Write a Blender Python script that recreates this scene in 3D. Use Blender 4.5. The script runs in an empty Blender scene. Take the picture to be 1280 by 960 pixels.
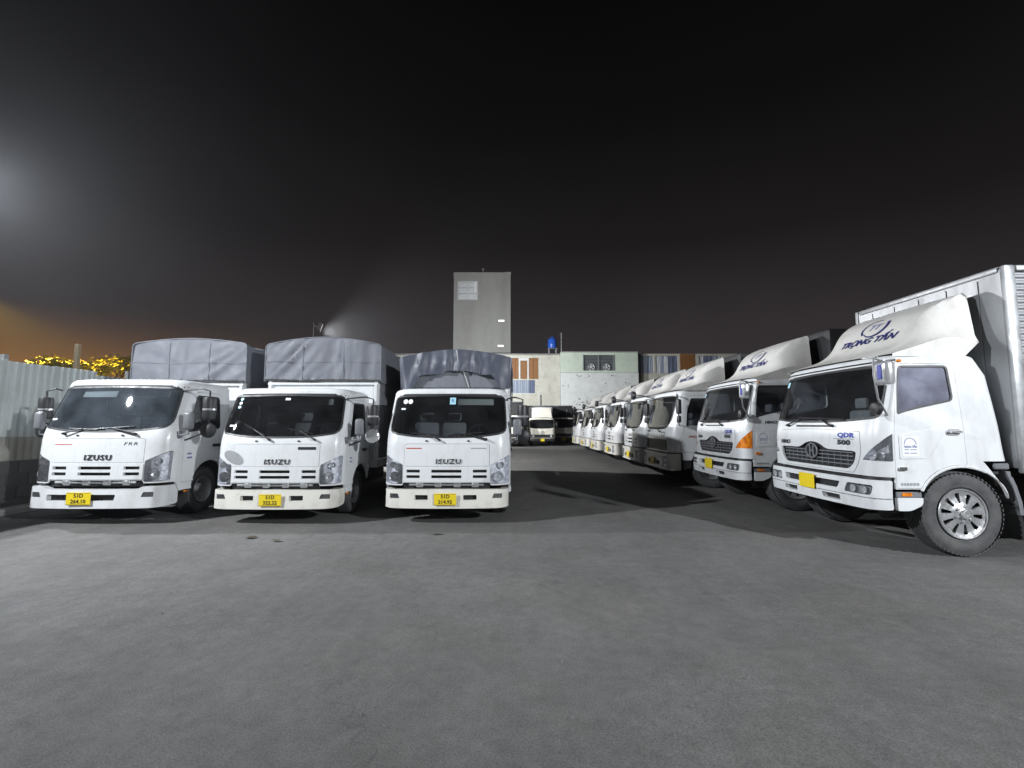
import bpy, bmesh, math, random
import numpy as np
from mathutils import Vector, Matrix, noise
from mathutils.geometry import delaunay_2d_cdt

random.seed(7)
R = math.radians
PI = math.pi
SC = bpy.context.scene
COL = SC.collection

# ------------------------------------------------------------------ camera
cam_d = bpy.data.cameras.new('camera')
cam = bpy.data.objects.new('camera', cam_d)
COL.objects.link(cam)
cam.location = (0, 0, 1.63)
cam.rotation_euler = (R(90 + 5.01), 0, 0)
cam_d.sensor_width = 36
cam_d.lens = 16.03
cam_d.clip_start = 0.05
cam_d.clip_end = 600
SC.camera = cam
SC.view_settings.view_transform = 'Standard'
SC.view_settings.look = 'None'
SC.view_settings.exposure = 0
SC.view_settings.gamma = 1
SC.cycles.max_bounces = 8
SC.cycles.transparent_max_bounces = 12
SC.cycles.sample_clamp_indirect = 4
SC.cycles.use_denoising = True

# ------------------------------------------------------------------ night sky
W = bpy.data.worlds.new('World')
SC.world = W
W.use_nodes = True
wn, wl = W.node_tree.nodes, W.node_tree.links
wn.clear()
out = wn.new('ShaderNodeOutputWorld')
bg = wn.new('ShaderNodeBackground')
tc = wn.new('ShaderNodeTexCoord')
sep = wn.new('ShaderNodeSeparateXYZ')
wl.new(tc.outputs['Generated'], sep.inputs[0])
rmp = wn.new('ShaderNodeValToRGB')
el = rmp.color_ramp.elements
el[0].position = 0.0; el[0].color = (0.046, 0.038, 0.038, 1)
el[1].position = 0.75; el[1].color = (0.0010, 0.0009, 0.0011, 1)
e = el.new(0.16); e.color = (0.034, 0.029, 0.030, 1)
e = el.new(0.36); e.color = (0.010, 0.0085, 0.009, 1)
e = el.new(0.55); e.color = (0.003, 0.0027, 0.003, 1)
wl.new(sep.outputs['Z'], rmp.inputs[0])
# the town's sodium glow low over the fence
dot = wn.new('ShaderNodeVectorMath'); dot.operation = 'DOT_PRODUCT'
dot.inputs[1].default_value = Vector((-0.86, 0.50, 0.02)).normalized()
nrm = wn.new('ShaderNodeVectorMath'); nrm.operation = 'NORMALIZE'
wl.new(tc.outputs['Generated'], nrm.inputs[0])
wl.new(nrm.outputs[0], dot.inputs[0])
mr = wn.new('ShaderNodeMapRange'); mr.interpolation_type = 'SMOOTHSTEP'
mr.inputs[1].default_value = 0.80; mr.inputs[2].default_value = 1.0
wl.new(dot.outputs['Value'], mr.inputs[0])
low = wn.new('ShaderNodeMapRange'); low.interpolation_type = 'SMOOTHSTEP'
low.inputs[1].default_value = 0.20; low.inputs[2].default_value = 0.02
wl.new(sep.outputs['Z'], low.inputs[0])
gm = wn.new('ShaderNodeMath'); gm.operation = 'MULTIPLY'
wl.new(mr.outputs[0], gm.inputs[0]); wl.new(low.outputs[0], gm.inputs[1])
glow = wn.new('ShaderNodeMix'); glow.data_type = 'RGBA'; glow.blend_type = 'ADD'
glow.inputs[7].default_value = (0.26, 0.105, 0.010, 1)
wl.new(gm.outputs[0], glow.inputs[0]); wl.new(rmp.outputs[0], glow.inputs[6])
nz = wn.new('ShaderNodeTexNoise'); nz.inputs['Scale'].default_value = 2.2; nz.inputs['Detail'].default_value = 4
wl.new(nrm.outputs[0], nz.inputs['Vector'])
mrn = wn.new('ShaderNodeMapRange'); mrn.inputs[1].default_value = .3; mrn.inputs[2].default_value = .7
mrn.inputs[3].default_value = .82; mrn.inputs[4].default_value = 1.15
wl.new(nz.outputs['Fac'], mrn.inputs[0])
mul = wn.new('ShaderNodeVectorMath'); mul.operation = 'SCALE'
wl.new(glow.outputs[2], mul.inputs[0]); wl.new(mrn.outputs[0], mul.inputs['Scale'])
wl.new(mul.outputs[0], bg.inputs[0])
bg.inputs[1].default_value = 1.0
wl.new(bg.outputs[0], out.inputs[0])

# ------------------------------------------------------------------ the yard's lamps, and one added to brighten the buildings
def spot(name, loc, target, power, color, cone=86, blend=1.0, radius=.14):
    d = bpy.data.lights.new(name, 'SPOT')
    d.energy = power; d.color = color; d.spot_size = R(cone); d.spot_blend = blend
    d.shadow_soft_size = radius
    o = bpy.data.objects.new(name, d)
    COL.objects.link(o)
    o.location = loc
    v = Vector(target) - Vector(loc)
    o.rotation_euler = v.to_track_quat('-Z', 'Y').to_euler()
    return o
FLOODS = [
    ('yard_light', (-13.0, 2.0, 8.3), (0.0, 10.2, 1.0), 11800, (0.92, 0.96, 1.0)),
    ('yard_light', (-13.2, 10.2, 7.5), (1.0, 8.6, 0.2), 5600, (0.90, 0.95, 1.0)),
    ('yard_light', (-5.6, 30.0, 6.0), (4.0, 42.0, 6.5), 9500, (0.95, 0.98, 1.0), 150),  # added lamp, hidden behind the tarps, to brighten the far wall
    ('yard_light', (10.4, -3.5, 6.0), (0.0, 9.6, 1.0), 9000, (0.92, 0.96, 1.0)),
]
for f in FLOODS: spot(*f)
LANE = ('lane_light', (-8.2, 19.6, 5.75), (5.0, 26.0, 1.5), 9000, (0.98, 0.99, 1.0))
spot(*LANE, cone=165, blend=.5, radius=.12)
STREET = ('street_light', (-16.4, 13.6, 5.6), (-13.6, 14.3, 2.6), 20000, (1.0, 0.60, 0.05))
spot(*STREET, cone=62, blend=.6, radius=.15)

# ------------------------------------------------------------------ materials
MAT = {}
def nodes(m):
    m.use_nodes = True
    return m.node_tree.nodes, m.node_tree.links
def pm(name, col, rough=.5, metal=0, spec=.5, coat=0, bump=0, bscale=40, var=0, vscale=3, vcol=None, dirt=0, dscale=2.0, dcol=(.09, .075, .06), emit=None, stretch=None, vlo=.35, vhi=.65):
    m = bpy.data.materials.new(name); n, l = nodes(m)
    b = n['Principled BSDF']
    b.inputs['Base Color'].default_value = (*col, 1)
    b.inputs['Roughness'].default_value = rough
    b.inputs['Metallic'].default_value = metal
    b.inputs['Specular IOR Level'].default_value = spec
    b.inputs['Coat Weight'].default_value = coat
    b.inputs['Coat Roughness'].default_value = .08
    t = n.new('ShaderNodeTexCoord'); src = t.outputs['Object']
    if stretch:
        mp = n.new('ShaderNodeMapping'); mp.inputs['Scale'].default_value = stretch
        l.new(src, mp.inputs[0]); src = mp.outputs[0]
    cur = None
    def nz_(scale, detail=5, rough_=.6):
        q = n.new('ShaderNodeTexNoise'); q.inputs['Scale'].default_value = scale
        q.inputs['Detail'].default_value = detail; q.inputs['Roughness'].default_value = rough_
        l.new(src, q.inputs['Vector']); return q.outputs['Fac']
    def rng(f, a, b_, c=0, d=1):
        q = n.new('ShaderNodeMapRange'); q.inputs[1].default_value = a; q.inputs[2].default_value = b_
        q.inputs[3].default_value = c; q.inputs[4].default_value = d
        l.new(f, q.inputs[0]); return q.outputs[0]
    def mix(f, a, c2, k=1):
        q = n.new('ShaderNodeMix'); q.data_type = 'RGBA'
        l.new(f, q.inputs[0])
        if a is None: q.inputs[6].default_value = (*col, 1)
        else: l.new(a, q.inputs[6])
        q.inputs[7].default_value = (*c2, 1); return q.outputs[2]
    if var:
        vc = vcol or tuple(c * .6 for c in col)
        cur = mix(rng(nz_(vscale), vlo, vhi, 0, var), cur, vc)
    if dirt:
        f = rng(nz_(dscale, 8, .7), .48, .78, 0, dirt)
        cur = mix(f, cur, dcol)
    if cur is not None: l.new(cur, b.inputs['Base Color'])
    if var or dirt:
        l.new(rng(nz_(vscale * 2.3), .3, .7, max(.02, rough - .08), min(1, rough + .12)), b.inputs['Roughness'])
    if bump:
        q = n.new('ShaderNodeBump'); q.inputs['Strength'].default_value = bump; q.inputs['Distance'].default_value = .01
        l.new(nz_(bscale, 6), q.inputs['Height']); l.new(q.outputs[0], b.inputs['Normal'])
    if emit:
        b.inputs['Emission Color'].default_value = (*emit[0], 1); b.inputs['Emission Strength'].default_value = emit[1]
    MAT[name] = m
    return m
def glass(name, tint=(.6, .65, .66), dust_sheen=.05, dust_sheen_col=(.55, .57, .62), ior=1.5, rough=.015):
    m = bpy.data.materials.new(name); n, l = nodes(m)
    n.remove(n['Principled BSDF']); o = n['Material Output']
    tr = n.new('ShaderNodeBsdfTransparent'); tr.inputs[0].default_value = (*tint, 1)
    gl = n.new('ShaderNodeBsdfGlossy'); gl.inputs['Roughness'].default_value = rough
    df = n.new('ShaderNodeBsdfDiffuse'); df.inputs[0].default_value = (*dust_sheen_col, 1)
    fr = n.new('ShaderNodeFresnel'); fr.inputs[0].default_value = ior
    t = n.new('ShaderNodeTexCoord')
    q = n.new('ShaderNodeTexNoise'); q.inputs['Scale'].default_value = 2.5; q.inputs['Detail'].default_value = 7
    l.new(t.outputs['Object'], q.inputs['Vector'])
    k = n.new('ShaderNodeMapRange'); k.inputs[1].default_value = .3; k.inputs[2].default_value = .7
    k.inputs[3].default_value = dust_sheen * .5; k.inputs[4].default_value = dust_sheen * 1.5
    l.new(q.outputs['Fac'], k.inputs[0])
    m1 = n.new('ShaderNodeMixShader'); l.new(k.outputs[0], m1.inputs[0]); l.new(tr.outputs[0], m1.inputs[1]); l.new(df.outputs[0], m1.inputs[2])
    m2 = n.new('ShaderNodeMixShader'); l.new(fr.outputs[0], m2.inputs[0]); l.new(m1.outputs[0], m2.inputs[1]); l.new(gl.outputs[0], m2.inputs[2])
    l.new(m2.outputs[0], o.inputs[0])
    MAT[name] = m; return m

pm('white_paint', (.66, .675, .69), .3, coat=.35, var=.16, vscale=1.6, vcol=(.55, .555, .55), dirt=.3, dscale=2.6, stretch=(1, 1, .38), bump=.05, bscale=3)
pm('cream_paint', (.66, .63, .56), .42, coat=.1, var=.25, vscale=2, vcol=(.55, .51, .43), dirt=.25)
pm('fairing_gelcoat', (.61, .60, .575), .42, coat=.15, var=.25, vscale=1.7, vcol=(.54, .52, .48), dirt=.3, dscale=3)
pm('bumper_paint', (.68, .665, .61), .33, coat=.25, var=.2, vscale=2.4, vcol=(.60, .58, .52), dirt=.32, dscale=3.2)
pm('black_plastic', (.016, .016, .018), .45, var=.5, vscale=5, vcol=(.03, .03, .032), bump=.06, bscale=160)
pm('grey_plastic', (.16, .165, .18), .45, var=.4, vscale=4)
pm('dark_interior', (.030, .031, .034), .8, var=.4, vscale=5)
pm('seat_fabric', (.20, .205, .22), .9, var=.4, vscale=7, bump=.1, bscale=180)
pm('pale_trim', (.42, .44, .44), .7, var=.3, vscale=3)
pm('rubber', (.045, .046, .05), .78, var=.8, vscale=5, vcol=(.10, .099, .097), bump=.12, bscale=70)
pm('chassis_black', (.02, .02, .021), .6, var=.6, vscale=4, vcol=(.07, .06, .05), bump=.1)
pm('silver_rim', (.62, .63, .65), .28, metal=.75, var=.3, vscale=8, vcol=(.35, .33, .31))
pm('chrome', (.86, .87, .89), .14, metal=.72, var=.15, vscale=5)
pm('lamp_reflector', (.88, .89, .93), .22, metal=.12, bump=1, bscale=24, var=.8, vscale=16, vcol=(.30, .31, .36))
pm('amber_lens', (.85, .27, .014), .16, coat=.6, var=.9, vscale=20, vcol=(.38, .07, .003), bump=.5, bscale=40, stretch=(1, 1, .5))
pm('plate_yellow', (.74, .56, .015), .45, var=.25, vscale=9, vcol=(.62, .46, .02))
pm('plate_ink', (.02, .02, .02), .5)
pm('badge_grey', (.055, .06, .07), .3, metal=.4)
pm('badge_blue', (.035, .05, .30), .45)
pm('logo_navy', (.02, .025, .13), .5)
pm('sticker_ink', (.16, .17, .34), .5)
pm('red_ink', (.45, .07, .05), .5)
pm('sticker_white', (.72, .74, .74), .5)
pm('sticker_cyan', (.35, .62, .72), .5, emit=None)
pm('paint_patch', (.30, .31, .32), .55, var=.4, vscale=9)
pm('tarp_grey', (.150, .158, .182), .66, var=.45, vscale=2.5, vcol=(.105, .112, .134), bump=.25, bscale=9, dirt=.15, dcol=(.30, .30, .31))
pm('tarp_blue_grey', (.062, .069, .095), .48, var=.4, vscale=2.5, vcol=(.05, .055, .08), bump=.25, bscale=9)
pm('tarp_black', (.012, .012, .014), .6, bump=.3, bscale=8, var=.5)
pm('strap', (.45, .44, .42), .7)
pm('box_steel', (.33, .34, .355), .40, metal=.4, var=.5, vscale=1.6, vcol=(.21, .215, .225), stretch=(1, 1, .3), bump=.08, bscale=6)
pm('box_grey', (.20, .205, .21), .5, var=.4, vscale=1.5)
pm('wall_cream', (.56, .55, .49), .9, var=.6, vscale=.7, vcol=(.44, .42, .35), dirt=.5, dscale=1.2, bump=.2, bscale=12)
pm('wall_white', (.70, .72, .71), .85, var=.45, vscale=.6, vcol=(.56, .58, .56), dirt=.28, dscale=1.7, dcol=(.12, .11, .10), bump=.15, bscale=10)
pm('wall_green', (.56, .64, .54), .85, var=.35, vscale=.7, vcol=(.40, .46, .38), dirt=.2)
pm('wall_concrete', (.30, .30, .285), .9, var=.7, vscale=.35, vcol=(.22, .22, .205), dirt=.3, dscale=.8, bump=.2, bscale=9, stretch=(1, 1, .45))
pm('wood_brown', (.27, .12, .035), .6, var=.6, vscale=6, vcol=(.14, .06, .02), stretch=(6, 6, .8))
pm('curtain_blue', (.24, .29, .40), .85, var=.8, vscale=5, vcol=(.42, .45, .48), stretch=(6, 6, .2))
pm('curtain_dark', (.09, .12, .22), .85, var=.8, vscale=5, vcol=(.20, .22, .28), stretch=(6, 6, .2))
pm('window_dark', (.02, .022, .026), .2)
pm('louvre_grey', (.20, .22, .23), .5, var=.4, vscale=3)
pm('white_frame', (.62, .63, .62), .5, var=.3, vscale=3)
pm('shutter_white', (.60, .62, .64), .55, var=.4, vscale=2, stretch=(1, 1, 6))
pm('lit_lamp', (.9, .9, .85), .4, emit=((1, .97, .88), 1.3))
pm('tank_blue', (.02, .10, .50), .35, var=.3, vscale=3)
pm('fence_metal', (.50, .54, .53), .5, metal=.1, var=.6, vscale=.9, vcol=(.36, .38, .37), dirt=.45, dscale=1.6, dcol=(.10, .07, .05), stretch=(1, 1, .35))
pm('fence_old', (.40, .40, .36), .6, metal=.1, var=.7, vscale=1.1, vcol=(.25, .235, .20), dirt=.6, dscale=2.2, dcol=(.10, .06, .04), stretch=(1, 1, .35))
pm('brick_dark', (.085, .085, .085), .9, var=.6, vscale=2, bump=.3, bscale=18)
pm('leaf', (.20, .19, .025), .55, var=.5, vscale=3)
pm('bark', (.12, .09, .06), .9, bump=.4, bscale=30, var=.5)
pm('timber', (.36, .29, .19), .8, var=.5, vscale=4, stretch=(5, 5, .6))
pm('galvanised', (.38, .39, .40), .45, metal=.7, var=.4, vscale=5)
pm('pebble', (.19, .185, .175), .9, var=.5, vscale=40)
pm('dry_leaf', (.05, .035, .02), .8)
glass('windscreen_glass', (.70, .745, .745), .018)
glass('dust_glow_glass', (.30, .31, .35), .42, (.42, .43, .55))  # dusty film coloured lavender to stand in for the window's reflected glow
glass('painted_haze_glass', (.60, .65, .68), .09, (.42, .50, .60))  # bluish reflected haze painted in as a diffuse film
glass('dark_glass', (.22, .23, .26), .03)
glass('lamp_glass', (.95, .96, .98), .07, (.75, .78, .82), ior=1.5)
glass('smoked_lens', (.30, .28, .24), .10)

# asphalt: worn grey, with patches, grit and faint oil marks
def asphalt():
    m = bpy.data.materials.new('asphalt'); n, l = nodes(m); b = n['Principled BSDF']
    t = n.new('ShaderNodeTexCoord')
    def nz_(s, d=6, r=.6, off=0):
        mp = n.new('ShaderNodeMapping'); mp.inputs['Location'].default_value = (off, off * .7, 0); l.new(t.outputs['Object'], mp.inputs[0])
        q = n.new('ShaderNodeTexNoise'); q.inputs['Scale'].default_value = s; q.inputs['Detail'].default_value = d; q.inputs['Roughness'].default_value = r
        l.new(mp.outputs[0], q.inputs['Vector']); return q.outputs['Fac']
    def rng(f, a, b_, c, d):
        q = n.new('ShaderNodeMapRange'); q.inputs[1].default_value = a; q.inputs[2].default_value = b_; q.inputs[3].default_value = c; q.inputs[4].default_value = d
        l.new(f, q.inputs[0]); return q.outputs[0]
    def mul(a, c):
        q = n.new('ShaderNodeMath'); q.operation = 'MULTIPLY'; l.new(a, q.inputs[0]); l.new(c, q.inputs[1]); return q.outputs[0]
    v = rng(nz_(.38, 6, .6), .32, .68, .108, .144)
    v = mul(v, rng(nz_(1.5, 7, .68, 5), .3, .72, .88, 1.10))
    v = mul(v, rng(nz_(9, 6, .7, 9), .3, .7, .86, 1.14))
    v = mul(v, rng(nz_(90, 4, .75, 3), .3, .7, .60, 1.42))
    v = mul(v, rng(nz_(.8, 8, .7, 31), .58, .76, 1, .82))          # oil and tyre smears
    mp = n.new('ShaderNodeMapping'); mp.inputs['Scale'].default_value = (2.6, .22, 1); mp.inputs['Rotation'].default_value = (0, 0, .35); l.new(t.outputs['Object'], mp.inputs[0])
    q = n.new('ShaderNodeTexNoise'); q.inputs['Scale'].default_value = 1.0; q.inputs['Detail'].default_value = 6; q.inputs['Roughness'].default_value = .65; l.new(mp.outputs[0], q.inputs['Vector'])
    v = mul(v, rng(q.outputs['Fac'], .32, .66, .94, 1.04))         # worn wheel tracks
    vo = n.new('ShaderNodeTexVoronoi'); vo.feature = 'DISTANCE_TO_EDGE'; vo.inputs['Scale'].default_value = .33; vo.inputs['Randomness'].default_value = 1.0
    wv = n.new('ShaderNodeVectorMath'); wv.operation = 'ADD'; ns = n.new('ShaderNodeTexNoise'); ns.inputs['Scale'].default_value = 1.7; ns.inputs['Detail'].default_value = 6
    l.new(t.outputs['Object'], ns.inputs['Vector']); l.new(t.outputs['Object'], wv.inputs[0]); l.new(ns.outputs['Color'], wv.inputs[1]); l.new(wv.outputs[0], vo.inputs['Vector'])
    crack = rng(vo.outputs['Distance'], .0, .006, .80, 1.0)
    keep = rng(nz_(.5, 3, .5, 44), .52, .60, 0, 1)
    cm = n.new('ShaderNodeMix'); cm.data_type = 'FLOAT'; cm.inputs[2].default_value = 1.0; l.new(keep, cm.inputs[0]); l.new(crack, cm.inputs[3])
    v = mul(v, cm.outputs[0])                                       # a few hairline cracks
    tint = n.new('ShaderNodeMix'); tint.data_type = 'RGBA'
    l.new(rng(nz_(.6, 5, .6, 17), .35, .65, 0, 1), tint.inputs[0])
    tint.inputs[6].default_value = (1.04, 1.0, .955, 1); tint.inputs[7].default_value = (1.01, 1.0, .985, 1)
    sc = n.new('ShaderNodeVectorMath'); sc.operation = 'SCALE'
    l.new(tint.outputs[2], sc.inputs[0]); l.new(v, sc.inputs['Scale']); l.new(sc.outputs[0], b.inputs['Base Color'])
    l.new(rng(nz_(2.5, 5, .6, 2), .3, .7, .74, .95), b.inputs['Roughness'])
    b.inputs['Specular IOR Level'].default_value = .25
    b1 = n.new('ShaderNodeBump'); b1.inputs['Strength'].default_value = .55; b1.inputs['Distance'].default_value = .006
    l.new(nz_(70, 6, .75), b1.inputs['Height'])
    b2 = n.new('ShaderNodeBump'); b2.inputs['Strength'].default_value = .5; b2.inputs['Distance'].default_value = .05
    l.new(nz_(2.2, 5, .55, 8), b2.inputs['Height']); l.new(b1.outputs[0], b2.inputs['Normal'])
    l.new(b2.outputs[0], b.inputs['Normal'])
    MAT['asphalt'] = m
asphalt()

# ------------------------------------------------------------------ object helpers
def link(name, me, mat, parent=None, loc=None):
    o = bpy.data.objects.new(name, me)
    COL.objects.link(o)
    if mat is not None and not me.materials: me.materials.append(MAT[mat])
    if parent is not None: o.parent = parent
    if loc is not None: o.location = loc
    return o
def thing(name, label, cat, loc=(0, 0, 0), rz=0, group=None, scale=1):
    o = bpy.data.objects.new(name, None); COL.objects.link(o)
    o.location = loc; o.rotation_euler = (0, 0, rz); o.scale = (scale,) * 3
    o.empty_display_size = .3
    return tag(o, label, cat, group)
def tag(o, label, cat, group=None, kind=None):
    o['label'] = label; o['category'] = cat
    if group: o['group'] = group
    if kind: o['kind'] = kind
    return o
def structure(o):
    o['kind'] = 'structure'; return o
def copy_tree(o, parent=None):
    c = o.copy(); COL.objects.link(c)
    if parent is not None: c.parent = parent
    for ch in list(o.children): copy_tree(ch, c)
    return c

class MB:
    def __init__(s): s.v = []; s.f = []
    def add(s, v, f):
        b = len(s.v); s.v += [tuple(map(float, p)) for p in v]; s.f += [tuple(b + i for i in q) for q in f]; return s
    def box(s, x0, y0, z0, x1, y1, z1, bev=0, seg=1):
        if bev <= 0:
            v = [(x0, y0, z0), (x1, y0, z0), (x1, y1, z0), (x0, y1, z0), (x0, y0, z1), (x1, y0, z1), (x1, y1, z1), (x0, y1, z1)]
            return s.add(v, [(0, 3, 2, 1), (4, 5, 6, 7), (0, 1, 5, 4), (1, 2, 6, 5), (2, 3, 7, 6), (3, 0, 4, 7)])
        bm = bmesh.new(); bmesh.ops.create_cube(bm, size=1)
        for q in bm.verts: q.co = Vector((x0 + (q.co.x + .5) * (x1 - x0), y0 + (q.co.y + .5) * (y1 - y0), z0 + (q.co.z + .5) * (z1 - z0)))
        bmesh.ops.bevel(bm, geom=bm.edges[:], offset=bev, segments=seg, profile=.5, affect='EDGES')
        bm.verts.index_update()
        s.add([q.co for q in bm.verts], [[q.index for q in f.verts] for f in bm.faces]); bm.free(); return s
    def tube(s, pts, r, n=8, cap=True):
        pts = [Vector(p) for p in pts]; rings = []
        rr = r if isinstance(r, (list, tuple)) else [r] * len(pts)
        up = None
        for i, p in enumerate(pts):
            d = (pts[min(i + 1, len(pts) - 1)] - pts[max(i - 1, 0)]).normalized()
            if up is None: up = d.orthogonal().normalized()
            a = (up - d * up.dot(d)).normalized(); up = a; c = d.cross(a)
            rings.append([p + (a * math.cos(2 * PI * k / n) + c * math.sin(2 * PI * k / n)) * rr[i] for k in range(n)])
        v = [q for r_ in rings for q in r_]; f = []
        for i in range(len(pts) - 1):
            for k in range(n):
                a, b_ = i * n + k, i * n + (k + 1) % n
                f.append((a, b_, b_ + n, a + n))
        if cap: f.append(tuple(range(n))[::-1]); f.append(tuple((len(pts) - 1) * n + k for k in range(n)))
        return s.add(v, f)
    def lathe(s, prof, n=32, origin=(0, 0, 0), axis='X'):
        o = Vector(origin); v = []; f = []
        for (a, r) in prof:
            for k in range(n):
                c, q = math.cos(2 * PI * k / n) * r, math.sin(2 * PI * k / n) * r
                v.append(o + (Vector((a, c, q)) if axis == 'X' else Vector((c, q, a)) if axis == 'Z' else Vector((q, a, c))))
        for i in range(len(prof) - 1):
            for k in range(n):
                a, b_ = i * n + k, i * n + (k + 1) % n
                f.append((a, b_, b_ + n, a + n))
        return s.add(v, f)
    def grid(s, fn, nu, nv):
        v = [fn(i / nu, j / nv) for j in range(nv + 1) for i in range(nu + 1)]
        f = [(j * (nu + 1) + i, j * (nu + 1) + i + 1, (j + 1) * (nu + 1) + i + 1, (j + 1) * (nu + 1) + i) for j in range(nv) for i in range(nu)]
        return s.add(v, f)
    def mesh(s, name, ang=38):
        me = bpy.data.meshes.new(name); me.from_pydata(s.v, [], s.f); me.validate()
        me.shade_smooth(); me.set_sharp_from_angle(angle=R(ang)); return me
    def build(s, name, mat, parent=None, ang=38, loc=None):
        return link(name, s.mesh(name, ang), mat, parent, loc)

def rp(pts, r, n=4):
    """closed polygon with rounded corners; r a number or one per corner"""
    outp = []; m = len(pts)
    for i in range(m):
        p0, p, p1 = (Vector(pts[i - 1]), Vector(pts[i]), Vector(pts[(i + 1) % m]))
        rr = r[i] if isinstance(r, (list, tuple)) else r
        if rr <= 0: outp.append(tuple(p)); continue
        a = (p0 - p); b = (p1 - p); q = min(rr, a.length * .48, b.length * .48)
        A, B = p + a.normalized() * q, p + b.normalized() * q
        for k in range(n + 1):
            t = k / n; outp.append(tuple(A * (1 - t) ** 2 + p * 2 * t * (1 - t) + B * t * t))
    return outp
def mir(poly): return [(-x, y) for x, y in poly][::-1]
def shrink(poly, d):
    """polygon moved inwards by d (counter-clockwise or clockwise)"""
    P_ = [Vector(p) for p in poly]; m = len(P_); area = sum(P_[i].x * P_[(i + 1) % m].y - P_[(i + 1) % m].x * P_[i].y for i in range(m))
    sg = 1 if area > 0 else -1; res = []
    for i in range(m):
        e0 = (P_[i] - P_[i - 1]); e1 = (P_[(i + 1) % m] - P_[i])
        if e0.length < 1e-7: e0 = e1
        if e1.length < 1e-7: e1 = e0
        n0 = Vector((-e0.y, e0.x)).normalized() * sg; n1 = Vector((-e1.y, e1.x)).normalized() * sg
        b = (n0 + n1); b = b.normalized() if b.length > 1e-6 else n0
        res.append(tuple(P_[i] + b * (d / max(.35, b.dot(n0)))))
    return res
def resample(poly, step):
    o = []; m = len(poly)
    for i in range(m):
        a, b = np.array(poly[i]), np.array(poly[(i + 1) % m]); L = np.hypot(*(b - a))
        if L < 1e-6: continue
        k = max(1, int(math.ceil(L / step)))
        for j in range(k): o.append(tuple(a + (b - a) * j / k))
    return o
def inside(X, Y, poly):
    p = np.array(poly); res = np.zeros(X.shape, bool); m = len(p)
    for i in range(m):
        x0, y0 = p[i]; x1, y1 = p[(i + 1) % m]
        if y0 == y1: continue
        c = ((y0 > Y) != (y1 > Y)) & (X < (x1 - x0) * (Y - y0) / (y1 - y0) + x0)
        res ^= c
    return res
def surf_off(P, U, V, off):
    p = P(U, V)
    if np.all(np.asarray(off) == 0): return p
    h = 2e-3; du = P(U + h, V) - P(U - h, V); dv = P(U, V + h) - P(U, V - h)
    n = np.cross(du, dv); n /= np.linalg.norm(n, axis=1)[:, None] + 1e-12
    return p + n * (np.asarray(off).reshape(-1, 1) if np.ndim(off) else off)
def flat(y=0.):
    return lambda U, V: np.stack([U, np.full_like(U, y), V], 1)
def trim(mb, P, outer, holes=(), step=.07, thick=.02, off=0., dispf=None):
    """the part of surface P(u,v) inside a polygon, less its holes, with turned-in edges"""
    loops = [resample(outer, step)] + [resample(h, step) for h in holes]
    pts = []; edges = []
    for L in loops:
        b = len(pts); pts += L; edges += [(b + i, b + (i + 1) % len(L)) for i in range(len(L))]
    A = np.array(pts); lo, hi = A.min(0), A.max(0)
    nx, ny = max(1, int((hi[0] - lo[0]) / step)), max(1, int((hi[1] - lo[1]) / step))
    if nx * ny > 1:
        gx, gy = np.meshgrid(lo[0] + (np.arange(nx) + .5) * (hi[0] - lo[0]) / nx, lo[1] + (np.arange(ny) + .5) * (hi[1] - lo[1]) / ny)
        gx, gy = gx.ravel(), gy.ravel()
        ok = inside(gx, gy, outer)
        for h in holes: ok &= ~inside(gx, gy, h)
        gx, gy = gx[ok], gy[ok]
        if len(gx):
            d = np.full(len(gx), 9.)
            for i in range(0, len(A), 64):
                q = A[i:i + 64]; d = np.minimum(d, np.hypot(gx[:, None] - q[None, :, 0], gy[:, None] - q[None, :, 1]).min(1))
            kp = d > step * .45
            pts += list(zip(gx[kp].tolist(), gy[kp].tolist()))
    vs, es, fs = delaunay_2d_cdt([Vector(p) for p in pts], edges, [], 0, 1e-7)[:3]
    VS = np.array([tuple(v) for v in vs]); F = np.array([f for f in fs if len(f) == 3])
    C = VS[F].mean(1); ok = inside(C[:, 0], C[:, 1], outer)
    for h in holes: ok &= ~inside(C[:, 0], C[:, 1], h)
    F = F[ok]
    o = off if dispf is None else off + dispf(VS[:, 0], VS[:, 1])
    mb.add(surf_off(P, VS[:, 0], VS[:, 1], o), F.tolist())
    if thick:
        for L in loops:
            L = np.array(L); n = len(L)
            oo = off if dispf is None else off + dispf(L[:, 0], L[:, 1])
            a = surf_off(P, L[:, 0], L[:, 1], oo); b = surf_off(P, L[:, 0], L[:, 1], oo - thick)
            mb.add(np.concatenate([a, b]), [(i, (i + 1) % n, n + (i + 1) % n, n + i) for i in range(n)])
    return mb
def panel(name, mat, parent, P, outer, holes=(), **k):
    ang = k.pop('ang', 38)
    return trim(MB(), P, outer, holes, **k).build(name, mat, parent, ang)
TXT = {}
def text_mesh(s, size, shear=0., bold=0., extrude=0., space=1.):
    key = (s, size, shear, bold, extrude, space)
    if key in TXT: return TXT[key]
    c = bpy.data.curves.new('lettering', 'FONT'); c.body = s; c.size = size; c.shear = shear; c.offset = bold; c.extrude = extrude
    c.space_character = space; c.align_x = 'CENTER'; c.align_y = 'CENTER'; c.resolution_u = 2
    o = bpy.data.objects.new('lettering', c); me = bpy.data.meshes.new_from_object(o)
    v = np.array([tuple(q.co) for q in me.vertices]); f = [tuple(p.vertices) for p in me.polygons]
    bpy.data.objects.remove(o); bpy.data.curves.remove(c); bpy.data.meshes.remove(me)
    TXT[key] = (v, f); return v, f
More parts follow.
